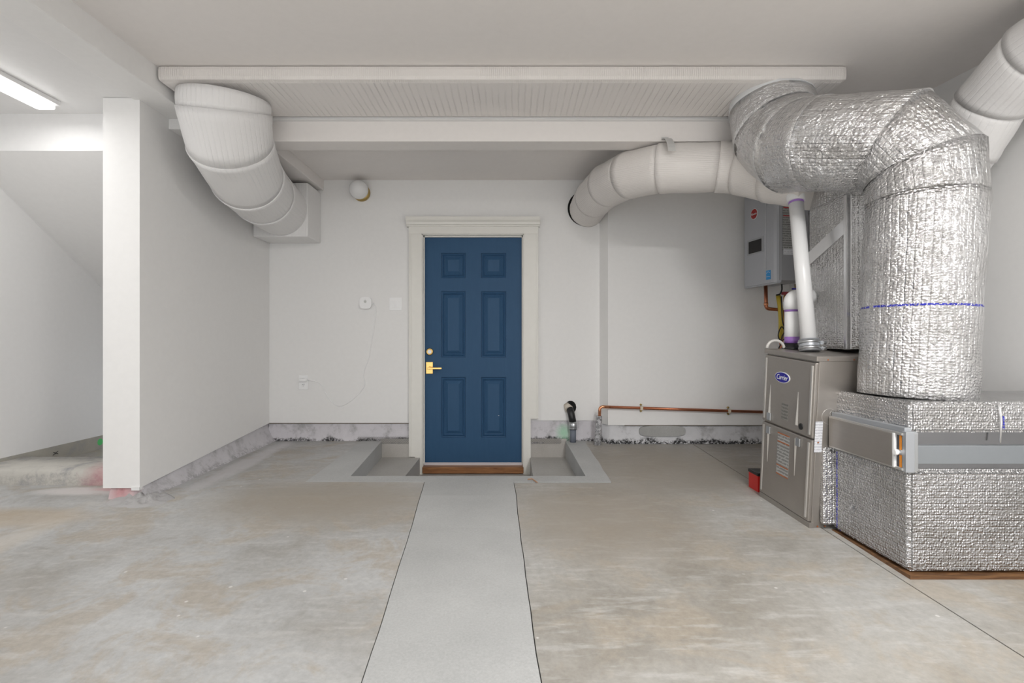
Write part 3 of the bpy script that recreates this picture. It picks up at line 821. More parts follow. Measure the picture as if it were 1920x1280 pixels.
# outlet with charger
t = thing('wall_outlet', 'white wall outlet low beside the corner', 'outlet', (-1.903, DB, -0.375))
obj('cover_plate', BM((-1.947, -1.862, DB-0.006, DB, -0.440, -0.308), bev=0.003), M_plastic, t)
for cz in (-0.343, -0.398):
    rc = obj('receptacle', BM((-1.922, -1.888, DB-0.008, DB-0.004, cz-0.018, cz+0.018), bev=0.002), M_plastic, t)
    for dx, dz_, hh in ((-0.007, 0.006, 0.005), (0.007, 0.006, 0.006), (0, -0.008, 0.003)):
        obj('slot', BM((-1.905+dx-0.0018, -1.905+dx+0.0018, DB-0.0088, DB-0.0075, cz+dz_-hh, cz+dz_+hh)), M_labeldark, rc)
setp(obj('charger', BM((-1.930, -1.865, DB-0.045, DB-0.0082, -0.362, -0.335), bev=0.005), M_plastic), 'small white USB charger block plugged into the wall outlet', 'charger')

# black drain stub
t = thing('drain_pipe', 'black drain pipe bending from the wall into the floor', 'pipe', (0.545, 4.58, -0.91))
bm = bmesh.new()
hp_ = [(0.535+0.052*math.cos(2*PI*i/14)*(1+0.25*jag(i*3, 1, 1)), -0.60+0.060*math.sin(2*PI*i/14)*(1+0.25*jag(i*3, 4, 1))) for i in range(14)]
prism(bm, hp_, 'y', DB-0.003, DB+0.02)
obj('wall_hole', bm, M_hole, t, label='ragged dark wall hole')
obj('elbow', pipe(bmesh.new(), fillet([(0.515, 4.640, -0.575), (0.533, 4.565, -0.645), (0.548, 4.56, -0.73)], 0.06, 6), 0.032, 18), M_black, t)
obj('socket_ring', pipe(bmesh.new(), [(0.508, 4.640, -0.585), (0.520, 4.595, -0.618)], 0.038, 18), plain('cream_wrap', (0.62, 0.56, 0.48), 0.6, 0, 40, 0.3), t, label='cream wrapped collar')
cp = obj('coupling', pipe(bmesh.new(), [(0.550, 4.565, -0.720), (0.551, 4.565, -0.790)], 0.036, 20), M_galv, t, label='steel band coupling')
for z in (-0.728, -0.782):
    obj('band_clamp', pipe(bmesh.new(), [(0.550, 4.565, z+0.003), (0.550, 4.565, z-0.003)], 0.038, 20), M_galv, cp)
obj('lower_pipe', pipe(bmesh.new(), [(0.551, 4.565, -0.785), (0.549, 4.565, -0.915)], 0.027, 16), M_teal, t, label='dirty grey lower pipe')

# copper wall pipe
t = thing('copper_pipe', 'long thin copper pipe running along the wall above the floor', 'pipe', (0.775, 4.468, -0.92))
def cz(x): return lin(x, 0.853, -0.578, 2.2, -0.622)
obj('pipe_run', pipe(bmesh.new(), [(0.82, 4.472, cz(0.82)), (2.26, 4.472, cz(2.26))], 0.0125, 12), M_copper, t)
bm = pipe(bmesh.new(), fillet([(0.772, 4.468, -0.66), (0.774, 4.468, -0.575), (0.86, 4.470, cz(0.85))], 0.03, 5), 0.0135, 12)
obj('elbow', bm, M_copper_b, t, label='bright copper elbow')
obj('riser_sleeve', pipe(bmesh.new(), [(0.768, 4.468, -0.655), (0.764, 4.468, -0.78), (0.752, 4.468, -0.92)], [0.027, 0.029, 0.033], 14), foundation_mat('sleeve_plaster', (0.62, 0.62, 0.64), 1.0), t, label='whitewashed pipe sleeve with black flakes')
for x in (1.142, 1.915):
    cl = obj('pipe_clip', BM((x-0.012, x+0.012, 4.452, 4.486, cz(x)-0.017, cz(x)+0.017), bev=0.003), plain('clip_beige', (0.66, 0.58, 0.46), 0.5), t, label='beige pipe clip')
    for s in (-1, 1):
        obj('clip_screw', disc_stack(bmesh.new(), (x, 4.484, cz(x)+s*0.028), (0, -1, 0), [(-0.016, 0.009), (0.0, 0.009), (0.004, 0.006)], 10), M_bronze, cl)

# ================================================================== WHITE DUCTS
# trunk duct
t = thing('trunk_duct', 'wide flat white wrapped trunk duct under the ceiling', 'duct', (-0.05, 3.13, 1.496))
obj('trunk_body', BM((-2.035, 1.923, 2.90, 3.372, 1.496, 1.5815), bev=0.024), M_wrap_b, t, smooth=False)
obj('bottom_wrap', BM((-2.02, 1.90, 2.928, 3.368, 1.4945, 1.500), bev=0.002), M_trunk, t, label='ribbed underside wrap')
# left elbow duct and its wall box
t = thing('elbow_duct', 'fat white insulated duct elbowing from trunk to wall box', 'duct', (-1.8, 3.3, 0.9))
Lp = [(-1.765, 3.115, 1.494), (-1.770, 3.125, 1.425), (-1.795, 3.235, 1.262), (-1.862, 3.56, 1.155), (-1.925, 3.90, 1.135), (-1.980, 4.328, 1.127)]
Lr = [0.255, 0.258, 0.250, 0.240, 0.232, 0.224]
sections(t, ['collar', 'gore', 'gore', 'gore', 'straight_section'], Lp, Lr, M_wrap, seed=1, wobble=0.003)
setp(obj('wall_box', BM((XL+0.002, -1.745, 4.33, DB-0.001, 0.895, 1.357), bev=0.012), M_wrap), 'white wrapped box in the wall corner where fat elbow duct ends', 'duct box')
# branch duct
t = thing('branch_duct', 'slim white insulated branch duct hung below the cross beam', 'duct', (1.1, 3.44, 1.0))
Bp = [(0.685, 4.625, 1.205), (0.695, 4.28, 1.212), (0.745, 3.95, 1.215), (0.840, 3.68, 1.205), (1.02, 3.49, 1.187), (1.395, 3.44, 1.182), (1.52, 3.37, 1.150), (1.65, 3.20, 1.045), (1.795, 2.99, 0.935)]
Br = [0.160, 0.161, 0.163, 0.163, 0.163, 0.163, 0.163, 0.162, 0.160]
sections(t, ['wall_section', 'gore', 'gore', 'gore', 'straight_section', 'gore', 'gore', 'end_section'], Bp, Br, M_wrap_b, seed=5, wobble=0.004)
bm = bmesh.new(); 
hp_ = [(0.676+0.168*math.cos(2*PI*i/30)*(1+0.09*jag(i*2, 1, 1)), 1.216+0.165*math.sin(2*PI*i/30)*(1+0.05*jag(i*2, 4, 1))) for i in range(30)]
prism(bm, hp_, 'y', DB-0.002, DB+0.02)
obj('wall_hole', bm, M_hole, t, label='dark gap round the duct in the wall')
def strap(x, name='hanger_strap'):
    s = thing(name, 'galvanised hanger strap nailed to the beam over the branch duct', 'strap', (x, 3.425, 1.27))
    bm = bmesh.new()
    path = [(3.424, 1.375), (3.424, 1.353)]
    for k in range(0, 9):
        a = math.radians(95+9.0*k)
        path.append((3.445+0.176*math.cos(a), 1.190+0.176*math.sin(a)))
    path = [(3.424, 1.380), (3.423, 1.362)]+[p for p in path[2:] if p[0] < 3.423]
    for i in range(len(path)-1):
        (a, za), (b_, zb) = path[i], path[i+1]
        quad(bm, [(x-0.024, a, za), (x+0.024, a, za), (x+0.024, b_, zb), (x-0.024, b_, zb)])
    bmesh.ops.remove_doubles(bm, verts=bm.verts, dist=1e-4)
    bmesh.ops.solidify(bm, geom=bm.faces[:], thickness=0.002)
    obj('band', bm, plain('strap_steel', (0.66, 0.66, 0.65), 0.4, 0.3), s)
    obj('nail_head', disc_stack(bmesh.new(), (x, 3.421, 1.368), (0, -1, 0), [(0, 0.004), (0.0015, 0.003)], 10), M_labeldark, s)
strap(1.033)
# right white duct heading towards the garage door
t = thing('white_duct', 'white insulated duct rising beside the right wall to the ceiling', 'duct', (2.43, 2.5, 0.7))
Rp = [(2.275, 2.985, 0.62), (2.37, 2.90, 0.80), (2.430, 2.74, 1.02), (2.438, 2.58, 1.215), (2.425, 2.33, 1.335), (2.42, 1.95, 1.385), (2.42, 0.2, 1.39)]
sections(t, ['takeoff', 'gore', 'gore', 'gore', 'gore', 'straight_section'], Rp, [0.150, 0.155, 0.157, 0.158, 0.160, 0.160, 0.160], M_wrap, seed=9, wobble=0.004)

# ================================================================== FURNACE
FT = math.atan2(0.033, 0.45)
fr = thing('furnace', 'tall beige steel gas furnace with two front doors', 'furnace', (1.53, 2.62, -0.966), rot=(FT, 0, math.radians(5.0)))
FW, FD, FH = 0.447, 0.74, 0.889            # width runs back (local y), depth runs right (local x)
def fp(name, bm, mat, parent=fr, **kw): return obj(name, bm, mat, parent, local=True, **kw)
fp('case', BM((0.018, FD, 0.0, FW, 0.0, FH), bev=0.003), M_steel)
fp('top_panel', BM((0.0, FD+0.002, -0.004, FW+0.004, FH-0.022, FH+0.004), bev=0.003), M_steel)
fp('base_rail', BM((0.006, 0.03, -0.002, FW+0.002, 0.0, 0.030), bev=0.002), M_steel)
def fdoor(z0, z1, name, lab):
    d = fp(name, BM((0.0, 0.022, 0.004, FW-0.004, z0, z1), bev=0.006), M_steel, label=lab)
    # raised rims of the pressed door
    fp('door_rim', BM((-0.006, 0.004, 0.016, 0.030, z0+0.016, z1-0.016), bev=0.003), plain('steel_edge', (0.62, 0.60, 0.57), 0.3, 0.6), d)
    fp('door_rim', BM((-0.004, 0.004, FW-0.030, FW-0.018, z0+0.016, z1-0.016), bev=0.002), MATS['steel_edge'], d)
    return d
du = fdoor(0.470, FH-0.030, 'upper_door', 'upper access door with blue badge')
dl = fdoor(0.034, 0.462, 'lower_door', 'lower access door with warning label')
M_edge = MATS['steel_edge']
def rib(y, z0, z1, wide_low, par):
    bm = bmesh.new()
    w0, w1 = (0.010, 0.003) if wide_low else (0.003, 0.010)
    A = [bm.verts.new(p) for p in ((0, y-w0, z0), (0, y+w0, z0), (0, y+w1, z1), (0, y-w1, z1))]
    B = [bm.verts.new(p) for p in ((-0.008 if wide_low else -0.001, y, z0+0.004), (-0.001 if wide_low else -0.008, y, z1-0.004))]
    bm.faces.new(A)
    bm.faces.new((A[0], A[1], B[0])); bm.faces.new((A[2], A[3], B[1])); bm.faces.new((A[1], A[2], B[1], B[0])); bm.faces.new((A[3], A[0], B[0], B[1]))
    fp('stamped_rib', bm, M_edge, par)
for y in (0.128, 0.375):
    rib(y, 0.510, 0.690, True, du); rib(y, 0.235, 0.440, False, dl)
for y, zc_, par in ((0.372, 0.505, du), (0.105, 0.425, dl), (0.372, 0.425, dl)):
    lt = fp('latch', BM((-0.010, 0.0, y-0.020, y+0.014, zc_-0.022, zc_+0.022), bev=0.003), M_galv, par, label='small steel latch')
fp('sight_port', disc_stack(bmesh.new(), (0.0, 0.092, 0.512), (-1, 0, 0), [(-0.01, 0.017), (0.003, 0.017), (0.0035, 0.012)], 20), M_black, du, label='black round port')
fp('data_label', BM((-0.0012, 0.001, 0.205, 0.262, 0.515, 0.605)), M_lab_tan, du)
wl = fp('warning_label', BM((-0.0012, 0.001, 0.180, 0.285, 0.195, 0.435)), M_lab_grey, dl, label='long grey warning label with rust stripes')
for z in (0.432, 0.385, 0.250, 0.200):
    fp('stripe', BM((-0.0018, -0.0010, 0.180, 0.285, z-0.0035, z+0.0035)), M_rust, wl)
# badge
def oval(cy, cz, ry, rz, x0, x1, n=40):
    bm = bmesh.new(); prism(bm, [(cy+ry*math.cos(2*PI*i/n), cz+rz*math.sin(2*PI*i/n)) for i in range(n)], 'x', x0, x1); return bm
bd = fp('badge', oval(0.265, 0.748, 0.066, 0.031, -0.004, 0.001), M_wht, du, label='blue oval maker badge')
fp('badge_field', oval(0.265, 0.748, 0.061, 0.0275, -0.0055, -0.003), M_badge_blue, bd)
RX = Matrix(((0, 0, -1, -0.0058), (-1, 0, 0, 0.265), (0, 1, 0, 0.748), (0, 0, 0, 1)))
text('Carrier', 0.040, RX, M_wht, 'badge_lettering', du and bd, shear=0.25, xs=0.82)
# side panel details: knock-outs, label, screws
def ring_on_side(x, z, r):
    bm = bmesh.new(); n = 28
    pipe(bm, [(x+r*math.cos(2*PI*i/n), -0.0005, z+r*math.sin(2*PI*i/n)) for i in range(n+1)], 0.0012, 6, caps=False)
    fp('knockout', bm, M_edge)
ring_on_side(0.085, 0.585, 0.040); ring_on_side(0.262, 0.745, 0.026); ring_on_side(0.10, 0.60, 0.012)
fp('serial_label', BM((0.012, 0.052, -0.0016, 0.0, 0.400, 0.560)), M_lab_white, label='white serial label')
for x, z in ((0.06, 0.876), (0.20, 0.876), (0.03, 0.452), (0.05, 0.010), (0.09, 0.010)):
    fp('screw', disc_stack(bmesh.new(), (x, -0.003, z), (0, -1, 0), [(0, 0.005), (0.003, 0.003)], 8), M_rust)

# supply plenum on the furnace
t = thing('supply_plenum', 'foil wrapped plenum box standing on the furnace', 'duct', (2.0, 2.9, -0.06))
obj('plenum_body', BM((1.795, 2.268, 2.715, 3.07, -0.045, 0.800), bev=0.02), M_foil, t)
obj('takeoff_box', BM((1.80, 2.262, 2.90, 3.07, 0.78, 1.12), bev=0.02), M_foil, t)
bm = bmesh.new()
prism(bm, [(2.713, 0.585), (3.075, 0.450), (3.075, 0.530), (2.713, 0.665)], 'x', 1.788, 1.80)
obj('tape_band', bm, M_foil_tape if 'M_foil_tape' in globals() else plain('foil_tape', (0.74, 0.74, 0.75), 0.24, 0.85, 18, 0.35), t, label='band of smooth foil tape')
obj('corner_tape', BM((1.787, 1.815, 2.707, 2.735, -0.045, 0.79), bev=0.006), MATS['foil_tape'], t)

# PVC flue, leaning
t = thing('flue_pipe', 'tall leaning white PVC flue pipe on the furnace top', 'pipe', (1.65, 2.81, -0.062))
a = Vector((1.652, 2.81, -0.055)); b_ = Vector((1.680, 3.0, 0.845)); d = (b_-a).normalized()
obj('straight_pipe', pipe(bmesh.new(), [a+d*0.03, b_], 0.0395, 26), M_pvc, t)
cpl = obj('rubber_coupling', pipe(bmesh.new(), [a, a+d*0.066], 0.052, 26), M_galv_p, t, label='steel banded coupling')
for k in (0.018, 0.050):
    obj('band_clamp', pipe(bmesh.new(), [a+d*(k-0.007), a+d*(k+0.007)], 0.0555, 26), M_galv, cpl)
    bm = pipe(bmesh.new(), [a+d*k+Vector((0.044, -0.045, 0)), a+d*k+Vector((0.070, -0.030, 0))], 0.010, 10)
    obj('clamp_screw', bm, M_galv, cpl)
bm = pipe(bmesh.new(), fillet([b_-d*0.02, b_+d*0.085, b_+d*0.085+Vector((-0.10, 0.03, 0.10))], 0.055, 8), 0.0485, 26)
obj('elbow', bm, M_pvc, t)
obj('primer_ring', pipe(bmesh.new(), [b_-d*0.032, b_-d*0.012], 0.0405, 26), M_purple, t, label='purple primer ring')
# PVC intake
t = thing('intake_pipe', 'short white PVC intake pipe with bend on the furnace top', 'pipe', (1.657, 3.0, -0.048))
obj('straight_pipe', pipe(bmesh.new(), [(1.657, 3.0, -0.030), (1.657, 3.0, 0.20)], 0.0395, 26), M_pvc, t)
obj('elbow', pipe(bmesh.new(), fillet([(1.657, 3.0, 0.188), (1.657, 3.0, 0.262), (1.775, 3.0, 0.262)], 0.075, 9), 0.0445, 26), M_pvc, t)
obj('primer_ring', pipe(bmesh.new(), [(1.657, 3.0, 0.176), (1.657, 3.0, 0.190)], 0.0403, 26), M_purple, t, label='purple primer ring')
obj('primer_ring', pipe(bmesh.new(), [(1.657, 3.0, -0.012), (1.657, 3.0, 0.028)], 0.0403, 26), M_purple, t, label='purple primer ring')
obj('rubber_gasket', disc_stack(bmesh.new(), (1.657, 3.0, -0.038), (0, 0, 1), [(-0.008, 0.058), (0.0, 0.058), (0.006, 0.048), (0.028, 0.046)], 26), M_black, t, label='black rubber gasket')

# red box behind the furnace
t = thing('red_pump', 'small red box with black lid on the floor behind the furnace', 'box', (1.60, 3.20, zf(3.2)))
obj('tank', BM((1.522, 1.74, 3.135, 3.26, zf(3.2)-0.003, zf(3.2)+0.100), bev=0.004), M_redplastic, t)
obj('lid', BM((1.519, 1.743, 3.132, 3.263, zf(3.2)+0.098, zf(3.2)+0.118), bev=0.004), M_black, t)

# ================================================================== RETURN AIR BOX
t = thing('return_box', 'big foil wrapped return air box with filter rack beside the furnace', 'duct box', (2.2, 2.35, -0.955))
XB = 1.645
def xr_(d): return XR(d)-0.006
bm = bmesh.new(); prism(bm, [(XB, 2.10), (xr_(2.10), 2.10), (xr_(2.60), 2.60), (XB, 2.60)], 'z', -0.957, -0.532)
bmesh.ops.bevel(bm, geom=[e for e in bm.edges], offset=0.016, segments=3, affect='EDGES')
obj('lower_box', bm, M_foil_box, t)
bm = bmesh.new(); prism(bm, [(XB+0.012, 2.108), (xr_(2.108), 2.108), (xr_(2.60), 2.60), (XB+0.012, 2.60)], 'z', -0.380, -0.252)
bmesh.ops.bevel(bm, geom=[e for e in bm.edges], offset=0.014, segments=3, affect='EDGES')
obj('upper_box', bm, M_foil_top, t)
bm = bmesh.new(); prism(bm, [(XB+0.02, 2.125), (xr_(2.125), 2.125), (xr_(2.59), 2.59), (XB+0.02, 2.59)], 'z', -0.54, -0.37)
core = obj('metal_core', bm, plain('core_steel', (0.33, 0.33, 0.34), 0.14, 1.0, 25, 0.12), t, label='bare sheet metal between the wraps')
obj('front_band', BM((XB+0.03, xr_(2.15), 2.108, 2.128, -0.510, -0.434), bev=0.002), plain('band_steel', (0.42, 0.45, 0.48), 0.32, 0.85, 40, 0.03), t, label='plain grey sheet metal band')
rk = obj('filter_rack', BM((XB-0.022, XB+0.03, 2.088, 2.585, -0.537, -0.377), bev=0.003), M_galv, t, label='galvanised filter rack')
obj('rack_flange', BM((XB-0.018, XB+0.012, 2.10, 2.58, -0.378, -0.358), bev=0.003), M_galv_p, rk)
obj('end_channel', BM((XB-0.024, XB+0.012, 2.084, 2.106, -0.540, -0.372), bev=0.002), M_galv_p, rk)
fd = obj('filter_door', BM((XB-0.034, XB-0.020, 2.150, 2.578, -0.528, -0.388), bev=0.003), M_steel, t, label='beige filter access door')
obj('door_lip', BM((XB-0.030, XB-0.018, 2.10, 2.582, -0.390, -0.380), (XB-0.030, XB-0.018, 2.10, 2.582, -0.536, -0.526), bev=0.001), M_edge, rk)
obj('door_lip', BM((XB-0.034, XB-0.020, 2.138, 2.148, -0.530, -0.386), bev=0.001), M_wht, rk)
for z0, z1 in ((-0.452, -0.392), (-0.524, -0.474)):
    lb = obj('label', BM((XB-0.0235, XB-0.0215, 2.108, 2.136, z0, z1)), M_labeldark, rk, label='orange and black label')
    obj('stripe', BM((XB-0.0245, XB-0.0225, 2.108, 2.120, z0, z1)), M_orange, lb)
kn = obj('knob', disc_stack(bmesh.new(), (XB-0.022, 2.123, -0.463), (-1, 0, 0), [(0, 0.008), (0.008, 0.010), (0.010, 0.0125), (0.020, 0.0125), (0.022, 0.010)], 20), M_plastic, rk, label='white plastic knob')
for z in (-0.385, -0.520):
    obj('bracket_tab', BM((XB+0.012, XB+0.030, 2.096, 2.110, z-0.010, z+0.012)), M_galv, rk)
# foil sleeve joining furnace and box
obj('joining_sleeve', BM((XB-0.058, XB+0.02, 2.585, 2.618, -0.935, -0.54), bev=0.010), M_foil, t)
# torn bits of wrap
random.seed(3)
def tear(c, r, nrm, name, par, n=6):
    bm = bmesh.new()
    c = Vector(c); nrm = Vector(nrm).normalized(); u, v = frame_axes(nrm)
    for i in range(n):
        a = random.uniform(0, 2*PI)
        p = c+(u*math.cos(a)+v*math.sin(a))*r*random.uniform(0.1, 0.5)
        q = p+(u*random.uniform(-1, 1)+v*random.uniform(-1, 1))*r+nrm*random.uniform(0.2, 0.6)*r
        s = p+(u*random.uniform(-1, 1)+v*random.uniform(-1, 1))*r*0.8
        f = quad(bm, [p, q, s])
    bmesh.ops.solidify(bm, geom=bm.faces[:], thickness=0.001)
    return obj(name, bm, MATS['foil_tape'], par)
tear((XB-0.003, 2.43, -0.80), 0.022, (-1, 0, 0), 'torn_foil', t, 8)
tear((XB-0.02, 2.60, -0.548), 0.03, (-1, -0.5, 0.5), 'torn_foil', t, 8)
# folded tape seam hanging over the top front edge
bm = bmesh.new()
for i in range(6):
    pass
pipe(bm, fillet([(2.02, 2.10, -0.262), (2.025, 2.098, -0.33), (2.018, 2.094, -0.42)], 0.02, 3), [0.006, 0.006, 0.006, 0.006, 0.005, 0.003], 8)
obj('tape_tail', bm, MATS['foil_tape'], t)
# plywood pad
bm = bmesh.new(); prism(bm, [(XB-0.006, 2.085), (xr_(2.085)+0.004, 2.085), (xr_(2.60), 2.60), (XB-0.006, 2.60)], 'z', -0.979, -0.963)
setp(obj('plywood_pad', bm, M_ply), 'thin plywood sheet under the foil wrapped return box', 'plywood')

# ================================================================== FOIL RETURN DUCT
t = thing('foil_duct', 'fat silver foil wrapped duct rising from box and elbowing to trunk', 'duct', (1.9, 2.37, -0.25))
Sp = [(1.887, 2.375, -0.2535), (1.930, 2.375, 0.66), (1.925, 2.385, 0.815), (1.855, 2.455, 0.960), (1.655, 2.690, 1.050), (1.626, 2.885, 1.105), (1.604, 3.050, 1.250), (1.597, 3.125, 1.440), (1.597, 3.127, 1.497)]
Sr = [0.226, 0.230, 0.232, 0.233, 0.238, 0.248, 0.252, 0.242, 0.236]
M_foil2 = foil_mat('foil_wrap_elbow', 'u', 0.034, wr=1.5)
sections(t, ['vertical_section', 'gore', 'gore', 'horizontal_section', 'gore', 'gore', 'gore', 'mastic_collar'], Sp, Sr,
         [M_foil_cyl, M_foil2, M_foil2, M_foil2, M_foil2, M_foil2, M_foil2, M_mastic], seed=13, wobble=0.010, lip=0.0015, bulge=0.006)
bm = bmesh.new()
pth = []
for k in range(9):
    pth.append(Vector((1.865+0.009*k, 2.338, 1.098-0.003*k+0.003*math.sin(k))))
for k in range(8):
    p, q = pth[k], pth[k+1]
    quad(bm, [p, q, q+Vector((0.002, -0.012, 0.012*(1-k/8))), p+Vector((0.002, -0.012, 0.012*(1-k/8)))])
bmesh.ops.solidify(bm, geom=bm.faces[:], thickness=0.001)
obj('tape_scrap', bm, M_tape, t, label='scrap of blue tape')

# ================================================================== WATER HEATER
wh = thing('water_heater', 'grey wall hung tankless water heater with dark display', 'water heater', (2.085, 4.00, 0.472), rot=(0, 0, math.radians(9.6)))
def hp2(name, bm, mat, parent=wh, **kw): return obj(name, bm, mat, parent, local=True, **kw)
HW, HD, HH = 0.420, 0.29, 0.79
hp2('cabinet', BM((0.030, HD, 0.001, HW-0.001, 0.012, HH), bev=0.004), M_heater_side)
bm = bmesh.new()
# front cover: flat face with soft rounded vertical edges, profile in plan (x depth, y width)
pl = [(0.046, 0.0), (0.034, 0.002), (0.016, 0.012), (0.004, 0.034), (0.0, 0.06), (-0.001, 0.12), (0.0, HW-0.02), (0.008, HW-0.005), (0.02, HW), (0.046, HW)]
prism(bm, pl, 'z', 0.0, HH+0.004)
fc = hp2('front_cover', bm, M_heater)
hp2('cover_seam', BM((-0.006, 0.002, 0.118, 0.124, 0.115, 0.77)), plain('seam_light', (0.66, 0.67, 0.70), 0.3), fc)
hp2('bottom_lip', BM((0.010, 0.046, 0.006, HW, -0.012, 0.002), bev=0.004), M_heater, fc)
ds = hp2('display_frame', BM((-0.004, 0.003, 0.150, 0.360, 0.262, 0.392), bev=0.002), plain('frame_grey', (0.40, 0.41, 0.43), 0.4), fc, label='grey display frame')
hp2('screen', BM((-0.006, -0.002, 0.172, 0.338, 0.274, 0.376)), M_screen, ds, label='black display')
lg = hp2('badge', disc_stack(bmesh.new(), (0.0, 0.268, 0.600), (-1, 0, 0), [(-0.002, 0.046), (0.003, 0.046), (0.004, 0.043)], 32), M_wht, fc, label='round red maker badge')
hp2('badge_field', disc_stack(bmesh.new(), (-0.0025, 0.268, 0.600), (-1, 0, 0), [(0, 0.041), (0.0025, 0.041)], 32), M_badge_red, lg)
RH = Matrix(((0, 0, -1, -0.0056), (-1, 0, 0, 0.268), (0, 1, 0, 0.600), (0, 0, 0, 1)))
text('Rheem', 0.028, RH, M_wht, 'badge_lettering', lg, xs=0.9)
es = hp2('energy_sticker', BM((-0.003, 0.003, 0.064, 0.116, 0.028, 0.102)), M_blue, fc, label='blue energy sticker')
bm = bmesh.new()
pipe(bm, [(-0.0032, 0.110-0.005*i, 0.078+0.012*math.sin(PI*i/8)) for i in range(9)], 0.0016, 6)
hp2('sticker_print', bm, M_wht, es)
hp2('sticker_line', BM((-0.0036, -0.0028, 0.068, 0.112, 0.050, 0.053)), M_wht, es)
# side rating label facing the room
sl = hp2('rating_label', BM((0.058, 0.235, -0.0015, 0.001, 0.25, 0.66)), M_lab_grey, label='grey rating label with red lines')
hp2('stripe', BM((0.062, 0.130, -0.0024, -0.0012, 0.585, 0.592)), M_redline, sl)
hp2('stripe', BM((0.062, 0.120, -0.0024, -0.0012, 0.520, 0.527)), M_redline, sl)
hp2('notice_label', BM((0.062, 0.165, -0.0026, -0.0012, 0.215, 0.262)), M_lab_white, sl)
hp2('mounting_rail', BM((HD-0.01, 0.44, 0.10, 0.34, 0.60, 0.66)), M_galv)
# water and gas lines below
t = thing('heater_piping', 'copper water pipes below the grey water heater', 'pipe', (2.13, 4.25, -0.62))
obj('cold_pipe', pipe(bmesh.new(), fillet([(2.128, 4.25, 0.475), (2.132, 4.25, 0.275), (2.30, 4.25, 0.262)], 0.03, 5), 0.0145, 14), M_copper, t)
obj('solder_joint', pipe(bmesh.new(), [(2.131, 4.25, 0.325), (2.131, 4.25, 0.302)], 0.0175, 14), M_copper_b, t)
obj('riser', pipe(bmesh.new(), [(2.275, 4.25, 0.262), (2.262, 4.255, 0.0), (2.262, 4.46, -0.61)][:2]+[(2.262, 4.255, -0.60)], 0.016, 14), M_copper, t)
obj('hot_pipe', pipe(bmesh.new(), [(2.44, 4.20, 0.47), (2.44, 4.20, -0.2)], 0.011, 12), plain('dark_copper', (0.25, 0.11, 0.06), 0.45, 0.9), t)
obj('valve_body', pipe(bmesh.new(), [(2.275, 4.20, 0.40), (2.275, 4.20, 0.33)], [0.02, 0.026], 12), M_brass, t, label='brass service valve')
obj('valve_handle', BM((2.225, 2.30, 4.17, 4.19, 0.385, 0.41), bev=0.004), plain('valve_red', (0.28, 0.02, 0.025), 0.4), t, label='red valve handle')
obj('valve_handle', BM((2.30, 2.40, 4.15, 4.17, 0.425, 0.438), bev=0.003), M_badge_blue, t, label='blue valve handle')
obj('union', pipe(bmesh.new(), [(2.36, 4.18, 0.475), (2.36, 4.18, 0.40)], 0.026, 12), M_brass, t)
setp(obj('gas_hose', pipe(bmesh.new(), fillet([(2.225, 4.235, 0.385), (2.222, 4.20, 0.30), (2.226, 4.19, 0.17), (2.222, 4.19, 0.02)], 0.08, 4), 0.019, 12), M_yellow), 'yellow gas hose behind the copper pipe', 'hose')
bm = pipe(bmesh.new(), fillet([(2.215, 4.16, 0.47), (2.212, 4.15, 0.42), (2.195, 4.15, 0.385), (2.165, 4.15, 0.38)], 0.02, 4), 0.006, 8)
pipe(bm, fillet([(2.205, 4.15, 0.37), (2.205, 4.14, 0.24), (2.21, 4.14, 0.16), (2.235, 4.14, 0.09), (2.20, 4.14, 0.03), (2.205, 4.14, -0.01), (2.18, 4.14, -0.05), (2.165, 4.14, -0.12)], 0.03, 4), 0.005, 8)
setp(obj('power_cord', bm, M_black), 'black power cord hanging below the water heater', 'cord')
n = 22
bm = pipe(bmesh.new(), [(2.20+0.028*math.cos(2*PI*i/n), 4.13+0.01*math.sin(4*PI*i/n), 0.065+0.055*math.sin(2*PI*i/n)) for i in range(n+1)], 0.0045, 8, caps=False)
setp(obj('cord_coil', bm, M_black), 'coiled loop of black cord tied beside the yellow hose', 'cord')
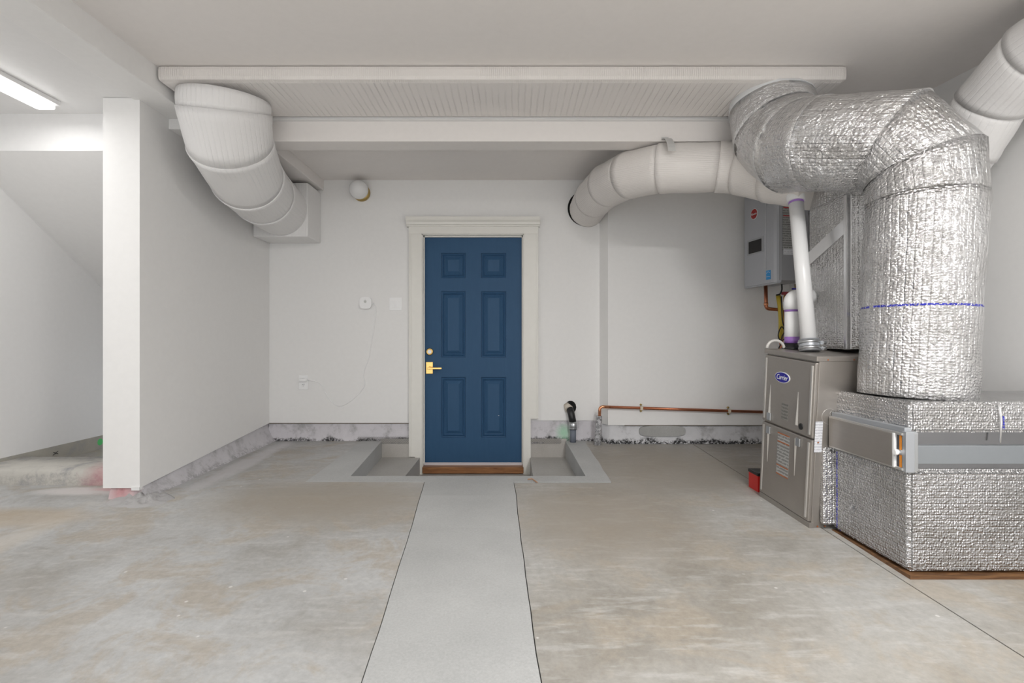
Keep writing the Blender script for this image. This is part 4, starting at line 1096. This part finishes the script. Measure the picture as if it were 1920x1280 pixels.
# grey cord loop lying on the furnace
bm = pipe(bmesh.new(), [(1.555+0.050*math.cos(PI*i/14), 2.99, -0.040+0.046*math.sin(PI*i/14)) for i in range(15)], 0.008, 10)
setp(obj('hose_loop', bm, plain('hose_white', (0.62, 0.60, 0.57), 0.4)), 'pale looped condensate hose on top of the furnace', 'hose')

# ================================================================== STRIP LIGHT over the stair side
t = thing('strip_light', 'long lit white strip light on the low ceiling by the stairs', 'lamp', (-2.80, 1.9, 1.40))
obj('housing', BM((-2.865, -2.735, 0.75, 3.07, 1.425, 1.4515), bev=0.004), M_white, t)
m, nt, b = new_mat('lit_diffuser')
b.inputs['Base Color'].default_value = (0.9, 0.9, 0.9, 1)
b.inputs['Emission Color'].default_value = (1.0, 0.985, 0.97, 1); b.inputs['Emission Strength'].default_value = 2.2
obj('diffuser', BM((-2.855, -2.745, 0.77, 3.05, 1.392, 1.425), bev=0.012), m, t, label='glowing diffuser')
so = area('strip_light_glow', (-2.80, 1.9, 1.388), (0, 0, 0), 0.10, 2.2, STRIP_POWER, (1, 0.99, 0.975))

# ceiling fittings behind the camera
for i, (x, d) in enumerate(CEIL_LAMPS):
    t = thing('ceiling_light', 'square white ceiling light '+('by the foil wrapped duct' if i == 0 else 'by the open garage door'), 'lamp', (x, d, ZC-0.04), 'garage ceiling lights')
    obj('housing', BM((x-0.31, x+0.31, d-0.31, d+0.31, ZC-0.035, ZC), bev=0.005), M_white, t)
    obj('diffuser', BM((x-0.28, x+0.28, d-0.28, d+0.28, ZC-0.042, ZC-0.034)), m, t)
    area('ceiling_glow', (x, d, ZC-0.046), (0, 0, 0), 0.55, 0.55, CEIL_POWER, (1, 0.99, 0.975))

# scrap of cord on the path
bm = pipe(bmesh.new(), fillet([(0.105, 3.40, zf(3.4)+0.006), (0.135, 3.405, zf(3.4)+0.010), (0.150, 3.37, zf(3.37)+0.006), (0.166, 3.33, zf(3.33)+0.006)], 0.02, 4), 0.0035, 8)
setp(obj('cord_scrap', bm, plain('cord_tan', (0.45, 0.24, 0.13), 0.7)), 'short tan scrap of cord lying on the pale path', 'cord')

# ------------------------------------------------------------------ lift the place so that the slab lies near height zero
for o in list(C.objects):
    if o.parent is None:
        o.location.z += EYE
bpy.context.view_layer.update()
